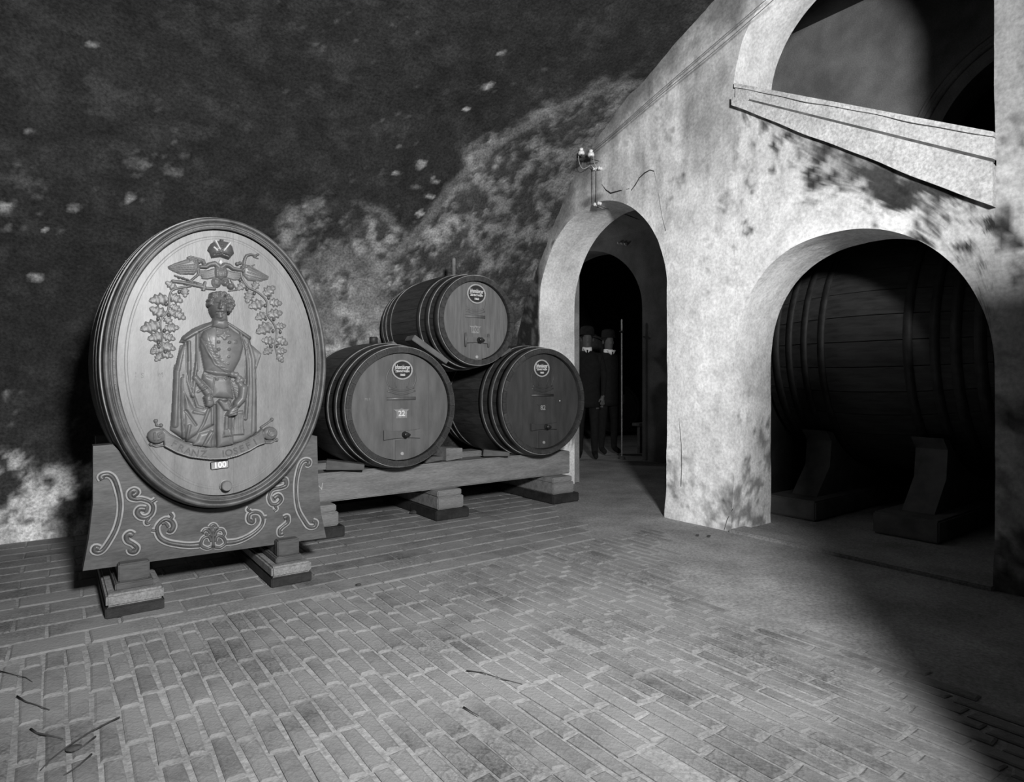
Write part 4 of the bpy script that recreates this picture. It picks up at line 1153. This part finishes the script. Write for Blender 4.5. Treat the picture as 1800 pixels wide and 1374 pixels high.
ca = round_cask('brown round cask with tablet 22, lower left of the three on the beam', 2.19, CY, 0.945, 0.462, 1.15, 1.115, M_HEAD22, HP, (0.005, 0.285, 0.082, 0.070), ('22', 0.0, -0.055, 0.056),
                (M_FADED, M_LETTER), (0.0, -0.215, 0.155, 0.065, False))
cb_ = round_cask('darkest round cask nearest the doorway, lower right on the beam', 3.61, CY, 0.958, 0.478, 1.15, 1.105, M_HEADD, HP, (-0.02, 0.30, 0.082, 0.072), ('82', -0.005, -0.06, 0.056),
                 (M_HEADD, M_FADED), (0.0, -0.23, 0.15, 0.055, False))
cc = round_cask('smaller round cask resting on top of the two lower casks', 2.895, CY + 0.02, 1.655, 0.376, 1.12, 1.14, M_HEAD10, HP[:3] + ((0.81, 0.86), (0.94, 0.99), (1.045, 1.108)), (0.0, 0.225, 0.086, 0.076), ('100', -0.01, -0.078, 0.05),
                (M_FADED, M_HEAD10), (0.0, -0.165, 0.115, 0.052, True), nst=26)
def bung_on(c, dy, r, h, z):
    bm = bmesh.new(); add_lathe(bm, [(r, 0), (r, h * .9), (r * .85, h)], 14)
    link('bung', bm_mesh('bung', bm, True), M_STAVE if h < .1 else M_BEAM, c, (0, dy, z))
bung_on(ca, 0.56, 0.035, 0.06, 0.462 * 1.115 - 0.005)
bung_on(cc, 0.40, 0.017, 0.17, 0.376 * 1.14 - 0.012)
lettering('M F', 0.03, M_FADED, ca, (-0.28, .0345, 0.06), 0, depth=.001)
# painted spot on the dark cask
bm = bmesh.new(); add_lathe(bm, [(.006, 0), (.006, .002)], 10); link('paint_spot', bm_mesh('paint_spot', bm), M_LETTER, cb_, (0.20, .035, 0.0), (PI / 2, 0, 0))

# beams, cross blocks and wedges
BZ0, BZ1 = 0.238, 0.458
def beam(label, y0, y1, x0=1.28, x1=4.09):
    bm = bmesh.new(); n = 24
    for i in range(n):
        pass
    add_box(bm, x0, x1, y0, y1, BZ0, BZ1, 0.010)
    for v_ in bm.verts:
        v_.co.z += 0.006 * math.sin(v_.co.x * 3.1); v_.co.y += 0.004 * math.sin(v_.co.x * 5)
    o = link('support_beam', bm_mesh('support_beam', bm), M_BEAM)
    return tag(o, label, 'beam')
fb = beam('long rough squared timber under the fronts of the lower casks', 4.60, 4.80)
vp = onY(564, 856, 4.60); lettering('V', 0.075, M_SIGNRIM, fb, (vp.x, 4.5955, vp.z), 0.25, depth=.001)
beam('long squared timber close to the wall under the cask backs', 5.16, 5.36)
def cross_block(x0, x1, yf, label):
    t = thing('cross_block', label, 'support', ((x0 + x1) / 2, yf, 0), group='supports under the beams')
    w = x1 - x0
    bm = bmesh.new(); add_box(bm, -w / 2 - .035, w / 2 + .035, -0.035, 0.42, 0, 0.082, 0.008); link('tarred_base', bm_mesh('tarred_base', bm), M_TAR, t)
    bm = bmesh.new(); add_box(bm, -w / 2 - .03, w / 2 + .03, 0.42, 1.0, 0, 0.080, 0.008); link('tarred_base', bm_mesh('tarred_base', bm), M_TAR, t)
    bm = bmesh.new(); add_box(bm, -w / 2, w / 2, 0.0, 0.98, 0.082, 0.185, 0.008); link('block', bm_mesh('block', bm), M_BEAM, t)
    bm = bmesh.new(); add_box(bm, -w / 2 + .004, w / 2 - .012, 0.012, 0.97, 0.185, 0.236, 0.008); link('block', bm_mesh('block', bm), M_BEAM, t)
cross_block(1.46, 1.70, 4.47, 'block on a black base half hidden behind the oval cask stand')
cross_block(2.55, 2.80, 4.50, 'middle block on a black base under the long beam')
cross_block(3.76, 4.02, 4.47, 'block on a black base under the beam end by the doorway')
def wedge(label, c, size, rot, mt, taper=0.55):
    bm = bmesh.new()
    add_box(bm, -size[0] / 2, size[0] / 2, -size[1] / 2, size[1] / 2, -size[2] / 2, size[2] / 2, 0.004)
    for v_ in bm.verts:
        k = (v_.co.x / size[0] + .5); v_.co.z *= (1 - (1 - taper) * k)
    return tag(link('wedge', bm_mesh('wedge', bm), mt, None, c, rot), label, 'wedge', 'wedges holding the casks')
wedge('dark wooden wedge tucked under the left of cask 22', (1.80, 4.60, 0.500), (0.28, 0.10, 0.075), (0, 0.10, -0.35), M_BEAMD)
wedge('pale block wedged on the beam between the two lower casks', (2.79, 4.72, 0.515), (0.17, 0.16, 0.11), (0, 0, 0.05), M_BEAM, 0.8)
wedge('dark wooden wedge under the left of the dark right cask', (3.21, 4.62, 0.495), (0.24, 0.09, 0.06), (0, 0.08, -0.40), M_BEAMD)
wedge('small dark wedge under the right of cask 22', (2.58, 4.66, 0.487), (0.18, 0.09, 0.055), (0, 0, 0.1), M_BEAMD)
wedge('dark plank wedge lying on cask 22 against the top cask', (2.465, 4.53, 1.395), (0.36, 0.15, 0.050), (0, 0.56, -0.05), M_BEAMW, 0.8)
wedge('pale chip of wood on top of cask 22 behind its plank wedge', (2.44, 5.08, 1.445), (0.12, 0.12, 0.05), (0, 0.45, 0), M_BEAM, 0.5)
wedge('short dark wedge between the top cask and the dark right cask', (3.27, 4.58, 1.395), (0.13, 0.08, 0.03), (0, PI - 0.55, 0), M_BEAMD, 0.5)

# ---- giant cask in the niche on stone saddles
GC = (6.33, 1.55, 1.46)
gi = thing('giant_cask', 'huge dark cask lying in the shadowed arched niche on the right', 'cask', GC)
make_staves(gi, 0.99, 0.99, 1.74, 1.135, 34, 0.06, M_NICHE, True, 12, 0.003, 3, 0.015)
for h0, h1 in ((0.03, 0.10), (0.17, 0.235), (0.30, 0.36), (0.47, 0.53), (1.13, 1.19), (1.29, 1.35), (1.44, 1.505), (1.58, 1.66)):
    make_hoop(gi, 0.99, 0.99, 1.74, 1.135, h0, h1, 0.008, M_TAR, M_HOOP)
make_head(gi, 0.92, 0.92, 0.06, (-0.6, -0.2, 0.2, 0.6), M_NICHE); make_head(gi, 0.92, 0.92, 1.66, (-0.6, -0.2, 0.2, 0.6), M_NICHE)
M_SADDLE = mat('saddle_stone', 0.07, 0.13, 6, rough=0.8, bump=0.4)
def saddle(y, label):
    t = thing('stone_saddle', label, 'saddle', (5.75, y, 0), group='saddles under the giant cask')
    bm = bmesh.new(); add_box(bm, -.75, 1.30, -.22, .22, 0, .16, .012); link('plinth', bm_mesh('plinth', bm), M_SADDLE, t)
    kk = 1.125
    out = [(-.55, .16), (1.70 - .55, .16), (1.05, .40), (0.98, .62)]
    arc = []
    for i in range(17):
        a = -0.75 - (PI - 1.5) * i / 16
        arc.append((GC[0] - 5.75 + (0.99 * kk + .012) * math.cos(a), GC[2] + (0.99 * kk + .012) * math.sin(a)))
    pts = [(-.52, .16), (1.20, .16), (1.28, .45)] + arc + [(-.36, arc[-1][1] + .02), (-.27, .62), (-.30, .40)]
    bm = bmesh.new(); add_prism(bm, pts, -.11, .11); link('saddle_block', bm_mesh('saddle_block', bm), M_SADDLE, t)
saddle(2.86, 'dark flared saddle under the left end of the giant cask')
saddle(1.98, 'dark flared saddle under the right end of the giant cask')

# ---- electric insulators and wires over the doorway
def insulator(px, py, X, s, label, tilt=0.0):
    t = thing('insulator', label, 'insulator', onX(px, py, X), (tilt, 0, 0), group='porcelain insulators')
    bm = bmesh.new(); add_lathe(bm, [(.010 * s, .030 * s), (.018 * s, .026 * s), (.017 * s, .010 * s), (.013 * s, .006 * s), (.026 * s, 0), (.030 * s, -.020 * s), (.026 * s, -.030 * s), (.012 * s, -.030 * s)], 16)
    link('porcelain_bell', bm_mesh('porcelain_bell', bm, True), M_PORC, t)
    bm = bmesh.new(); add_tube(bm, [(0, 0, -.028 * s), (0, 0, -.050 * s), (.03, 0, -.052 * s), (.10, 0, -.052 * s)], .004 * s, 8); link('iron_pin', bm_mesh('iron_pin', bm, True), M_METAL, t)
insulator(1022, 266, 4.06, 1.05, 'left porcelain insulator bell above the doorway')
insulator(1039, 269, 4.06, 1.05, 'right porcelain insulator bell above the doorway')
def knob(px, py, X, label):
    p = onX(px, py, X)
    bm = bmesh.new(); add_lathe(bm, [(.010, 0), (.017, .004), (.017, .012), (.010, .018), (.010, .024), (.017, .030), (.017, .036), (.008, .042)], 14)
    tag(link('wire_knob', bm_mesh('wire_knob', bm, True), M_PORC, None, (WALL_X + 0.0 + float(wall_disp(np.array(p.y), np.array(p.z))), p.y, p.z), (0, -PI / 2, 0)), label, 'insulator', 'porcelain wire knobs')
knob(1043, 296, 4.16, 'left white wire knob below the insulator bells'); knob(1052, 295, 4.16, 'right white wire knob below the insulator bells')
knob(1045, 359, 4.16, 'left white wire knob at the crown of the doorway'); knob(1052, 357, 4.16, 'right white wire knob at the crown of the doorway')
def wire(pts, r, m, label):
    bm = bmesh.new(); add_tube(bm, [tuple(p) for p in catmull([tuple(p) for p in pts], 5)], r, 6)
    tag(link('electric_wire', bm_mesh('electric_wire', bm, True), m), label, 'wire')
X_ = 4.145
wire([onX(1042, 297, X_), onX(1042, 330, X_), onX(1043, 358, X_)], .0028, M_WIRE, 'left of the two vertical wires down to the doorway')
wire([onX(1049, 297, X_), onX(1049, 330, X_), onX(1049, 357, X_)], .0028, M_WIRE, 'right of the two vertical wires down to the doorway')
wire([onX(1017, 268, 4.06), onX(1018, 285, 4.08), onX(1024, 296, 4.1), onX(1032, 294, 4.12), onX(1039, 290, 4.13), onX(1043, 296, 4.14)], .003, M_WIREL, 'pale wire looping below the left insulator bell')
wire([onX(1043, 267, 4.06), onX(1044, 283, 4.09), onX(1047, 291, 4.12), onX(1051, 296, 4.14)], .003, M_WIREL, 'pale short wire below the right insulator bell')
wire([onX(1042, 266, 4.06), onX(1075, 240, 4.06), onX(1160, 168, 4.06), onX(1270, 78, 4.06), onX(1375, -14, 4.06)], .003, M_WIRE, 'lower of two long wires slanting up the white wall')
wire([onX(1040, 264, 4.08), onX(1072, 238, 4.08), onX(1155, 164, 4.08), onX(1262, 72, 4.08), onX(1362, -14, 4.08)], .003, M_WIRE, 'upper of two long wires slanting up the white wall')
wire([onX(1044, 362, 4.15), onX(1060, 367, 4.4), onX(1090, 374, 4.72), onX(1120, 385, 5.2)], .0028, M_WIRE, 'first wire running into the doorway under its crown')
wire([onX(1050, 361, 4.15), onX(1066, 366, 4.4), onX(1094, 374, 4.72), onX(1124, 386, 5.2)], .0028, M_WIRE, 'second wire running into the doorway under its crown')
for k_, px in enumerate((1090, 1096, 1102)):
    p = onX(px, 427 + k_, 6.9)
    bm = bmesh.new(); add_lathe(bm, [(.014, 0), (.022, .006), (.022, .024), (.012, .034), (.018, .044), (.010, .052)], 12)
    tag(link('wire_knob', bm_mesh('wire_knob', bm, True), M_PORC, None, (6.9, p.y, p.z), (0, -PI / 2, 0)), ('left', 'middle', 'right')[k_] + ' of three white wire knobs inside the doorway', 'insulator', 'porcelain wire knobs')

# ---- people standing in the far passage
def person(loc, rotz, label, hat_brim, tilt, collar_tilt):
    root = thing('person', label, 'person', loc, (0, 0, rotz), 'men standing in the passage')
    root.scale = (1.05, 1.05, 1.05)
    J = {'pel': (0, 0, .94, .155, .115), 'waist': (0, 0, 1.10, .15, .11), 'chest': (0, 0, 1.32, .18, .125), 'neckb': (0, 0.01, 1.48, .085, .08), 'neck': (0, -.005, 1.54, .058, .06), 'jaw': (0, -.02, 1.60, .064, .075), 'head': (0, -.015, 1.68, .078, .095), 'top': (0, 0, 1.755, .06, .075)}
    for s, n in ((-1, 'r'), (1, 'l')):
        J.update({'hip' + n: (s * .09, 0, .88, .10, .10), 'kn' + n: (s * .10, -.01, .49, .062, .065), 'an' + n: (s * .105, .02, .09, .042, .048), 'to' + n: (s * .12, -.15, .04, .042, .032),
                  'sh' + n: (s * .18, 0, 1.42, .068, .07), 'el' + n: (s * .235, .03, 1.14, .050, .052), 'wr' + n: (s * .215, -.07, .91, .032, .034), 'pa' + n: (s * .205, -.09, .84, .036, .022)})
        for q, dx in enumerate((-.024, -.008, .008, .023)):
            J['f%d' % q + n] = (s * .205 + dx, -.105, .785 - .004 * abs(q - 1.5), .0095, .0095); J['g%d' % q + n] = (s * .205 + dx, -.100, .745 + (.012 if q in (0, 3) else 0), .0085, .0085)
        J['t0' + n] = (s * .205 - s * .040, -.11, .825, .011, .011); J['t1' + n] = (s * .205 - s * .048, -.125, .79, .0095, .0095)
    names = list(J); ix = {n: i for i, n in enumerate(names)}
    E = [('pel', 'waist'), ('waist', 'chest'), ('chest', 'neckb'), ('neckb', 'neck'), ('neck', 'jaw'), ('jaw', 'head'), ('head', 'top')]
    for n in 'rl':
        E += [('pel', 'hip' + n), ('hip' + n, 'kn' + n), ('kn' + n, 'an' + n), ('an' + n, 'to' + n), ('chest', 'sh' + n), ('sh' + n, 'el' + n), ('el' + n, 'wr' + n), ('wr' + n, 'pa' + n)]
        for q in range(4): E += [('pa' + n, 'f%d' % q + n), ('f%d' % q + n, 'g%d' % q + n)]
        E += [('pa' + n, 't0' + n), ('t0' + n, 't1' + n)]
    me = bpy.data.meshes.new('body'); me.from_pydata([J[n][:3] for n in names], [(ix[a_], ix[b_]) for a_, b_ in E], [])
    o = bpy.data.objects.new('tmp_body', me); COL.objects.link(o)
    sk = o.modifiers.new('skin', 'SKIN'); sk.use_smooth_shade = True
    for i, n in enumerate(names):
        me.skin_vertices[0].data[i].radius = J[n][3:5]
        me.skin_vertices[0].data[i].use_root = (n == 'pel')
    sb = o.modifiers.new('sub', 'SUBSURF'); sb.levels = 2; sb.render_levels = 2
    dg = bpy.context.evaluated_depsgraph_get()
    bme = bpy.data.meshes.new_from_object(o.evaluated_get(dg)); bpy.data.objects.remove(o, do_unlink=True)
    bme.name = 'body'; bme.materials.clear(); bme.materials.append(M_SUIT); bme.materials.append(M_SKIN)
    # press a face into the head: sockets, nose, mouth, chin
    for v_ in bme.vertices:
        x, y, z = v_.co
        if z > 1.545 and y < 0.0:
            for sx_ in (-.032, .032): v_.co.y += .014 * math.exp(-((x - sx_) / .014) ** 2 - ((z - 1.675) / .012) ** 2)
            v_.co.y -= .026 * math.exp(-(x / .012) ** 2 - ((z - 1.645) / .020) ** 2)
            v_.co.y += .008 * math.exp(-(x / .022) ** 2 - ((z - 1.606) / .006) ** 2)
            v_.co.y -= .010 * math.exp(-(x / .022) ** 2 - ((z - 1.575) / .014) ** 2)
        elif z > 1.6:
            pass
    for p in bme.polygons:
        c_ = p.center
        p.material_index = 1 if (c_.z > 1.525 or (abs(c_.x) > .13 and c_.z < .885 and c_.z > .70)) else 0
        p.use_smooth = True
    link('body', bme, None, root)
    # coat skirt, collar, tie, hat, ears
    bm = bmesh.new(); add_lathe(bm, [(.175, .72), (.185, .80), (.172, 1.0), (.178, 1.12), (.205, 1.32), (.17, 1.44), (.09, 1.50)], 24)
    for v_ in bm.verts: v_.co.y *= .74
    link('coat', bm_mesh('coat', bm, True), M_SUIT, root)
    bm = bmesh.new(); add_lathe(bm, [(.068, 1.50), (.070, 1.515), (.066, 1.555), (.060, 1.553)], 24)
    for v_ in bm.verts: v_.co.y = v_.co.y * 1.0 - .002
    add_prism(bm, [(-.055, 1.535), (.055, 1.535), (.030, 1.490), (.004, 1.462), (-.004, 1.462), (-.030, 1.490)], -.135, -.05)
    link('collar', bm_mesh('collar', bm, True), M_LINEN, root, None, (0, collar_tilt, 0) if collar_tilt else None)
    bm = bmesh.new(); add_prism(bm, [(-.014, 1.512), (.014, 1.512), (.008, 1.495), (.016, 1.45), (-.016, 1.45), (-.008, 1.495)], -.142, -.130); link('necktie', bm_mesh('necktie', bm), M_SUIT, root)
    bm = bmesh.new(); add_lathe(bm, [(hat_brim, 1.722), (hat_brim, 1.730), (.098, 1.734), (.096, 1.80), (.085, 1.835), (.05, 1.848)], 28)
    for v_ in bm.verts: v_.co.y *= 1.12
    link('hat', bm_mesh('hat', bm, True), M_SUIT, root)
    bm = bmesh.new()
    for s in (-1, 1):
        g = bmesh.ops.create_icosphere(bm, subdivisions=2, radius=1.0); bmesh.ops.transform(bm, matrix=Matrix.Translation((s * .082, .005, 1.655)) @ Matrix.Diagonal((.010, .020, .032, 1)), verts=g['verts'])
    link('ear', bm_mesh('ear', bm, True), M_SKIN, root)
    bm = bmesh.new(); add_lathe(bm, [(.078, 1.66), (.086, 1.69), (.086, 1.73)], 20)
    for v_ in bm.verts: v_.co.y = v_.co.y * 1.08 + .016
    link('hair', bm_mesh('hair', bm, True), M_SUIT, root)
pa = ORI + ray(1032, HY) * 9.15; pb = ORI + ray(1069, HY) * 9.75
person((pa.x, pa.y, 0), -0.72, 'man in dark suit and hat with white wing collar, left of two in the passage', .128, 0, 0)
person((pb.x, pb.y, 0), -0.30, 'man in dark suit and cap with white collar, right of two in the passage', .108, 0, 0)
# bench and candle pole beyond the passage
bench = thing('bench', 'low wooden bench half hidden behind the passage pier', 'bench', (7.62, 6.3, 0))
bm = bmesh.new(); add_box(bm, -.16, .16, -.75, .62, .42, .47, .006); link('seat', bm_mesh('seat', bm), M_BEAM, bench)
for y_ in (.5, -.6):
    for x_ in (-.11, .11):
        bm = bmesh.new(); add_box(bm, x_ - .03, x_ + .03, y_ - .03, y_ + .03, 0, .42, .004); link('leg', bm_mesh('leg', bm), M_BEAM, bench)
pp = ORI + ray(1093, HY) * 9.15
pole = thing('candle_pole', 'tall thin pale pole with a candle at its tip beside the bench', 'pole', (pp.x, pp.y, 0))
bm = bmesh.new(); add_tube(bm, [(0, 0, 0), (0, 0, 1.0), (0, 0, 1.84)], .010, 8); link('pole', bm_mesh('pole', bm, True), M_PARA, pole)
bm = bmesh.new(); add_lathe(bm, [(.05, 0), (.05, .03), (.16, .04)][:2] + [(.012, .04)], 16); link('base', bm_mesh('base', bm), M_BEAMD, pole)
bm = bmesh.new(); add_lathe(bm, [(.012, 1.84), (.035, 1.86), (.035, 1.87), (.010, 1.875)], 14); link('candle_holder', bm_mesh('candle_holder', bm, True), M_METAL, pole)
bm = bmesh.new(); add_lathe(bm, [(.011, 1.875), (.011, 2.03), (.003, 2.045)], 10); link('candle', bm_mesh('candle', bm, True), M_LINEN, pole)
# dim stacked casks at the very back
def far_cask(x, y, z, r, label):
    c = thing('stored_cask', label, 'cask', (x, y, z), (0, 0, -.5), 'casks stacked in the far cellar')
    make_staves(c, r, r, 1.0, 1.12, 20, .05, M_STAVE, True, 8, .002, 2, .01)
    for h0, h1 in ((.02, .08), (.2, .25), (.75, .8), (.92, .98)): make_hoop(c, r, r, 1.0, 1.12, h0, h1, .004, M_HOOP, M_HOOP, 40)
    make_head(c, r - .05, r - .05, .04, (-.4, .0, .4), M_STAVE)
for x, y, z, r, lb in ((8.35, 9.6, .56, .50, 'dim cask on the floor at the back, left of the stack'), (9.45, 9.2, .56, .50, 'dim cask on the floor at the back, right of the stack'), (8.9, 9.4, 1.58, .50, 'dim cask on top of the far cellar stack')):
    far_cask(x, y, z, r, lb)

# ---- twigs and crumbs lying on the floor
def twig(pts, r, label):
    bm = bmesh.new(); add_tube(bm, [tuple(onZ(p[0], p[1], .004) ) for p in pts], [r * (1 - .5 * i / max(1, len(pts) - 1)) for i in range(len(pts))], 6)
    tag(link('twig', bm_mesh('twig', bm, True), M_TWIG), label, 'twig', 'twigs on the floor')
twig([(210, 1260), (160, 1285), (118, 1312), (88, 1335), (72, 1352)], .003, 'longest straight dark twig on the floor at the lower left')
twig([(54, 1281), (64, 1288), (85, 1292), (110, 1298)], .004, 'short thick bent twig left of the longest twig')
twig([(30, 1223), (45, 1233), (62, 1238), (87, 1247)], .003, 'thin bent twig above the thick bent one, near the left edge')
twig([(0, 1179), (30, 1187), (45, 1190), (57, 1198)], .002, 'fine stalk entering from the left edge of the floor')
twig([(168, 1294), (150, 1308), (138, 1317)], .003, 'short twig ending in a dark clump beside the longest twig')
twig([(161, 1325), (140, 1344), (112, 1362)], .003, 'straight twig nearest the bottom left of the floor')
twig([(820, 1178), (850, 1182), (880, 1192), (918, 1202)], .0022, 'long fine stalk lying across bricks near the floor centre')
twig([(815, 1242), (828, 1250), (842, 1258)], .0028, 'short dark stick on the bricks at bottom centre')
def crumb(px, py, s, label, m):
    bm = bmesh.new(); bmesh.ops.create_icosphere(bm, subdivisions=2, radius=1.0)
    rr = random.Random(int(px * 7 + py))
    for v_ in bm.verts:
        v_.co *= rr.uniform(.8, 1.15); v_.co.x *= s; v_.co.y *= s * .7; v_.co.z *= s * .4
    p = onZ(px, py, 0); tag(link('dirt_clod', bm_mesh('dirt_clod', bm), m, None, (p.x, p.y, s * .3)), label, 'clod', 'crumbs on the floor')
crumb(130, 1318, .022, 'dark clump of dirt among the twigs at lower left', M_TWIG)
crumb(728, 903, .045, 'flat dark scrap on the floor in front of the middle beam block', M_TWIG)
crumb(1226, 941, .016, 'left of two small dark chips at the foot of the white pier', M_TWIG)
crumb(1246, 943, .018, 'right of two small dark chips at the foot of the white pier', M_TWIG)
crumb(630, 1029, .018, 'small dark crumb on the paving right of the stand foot', M_TWIG)
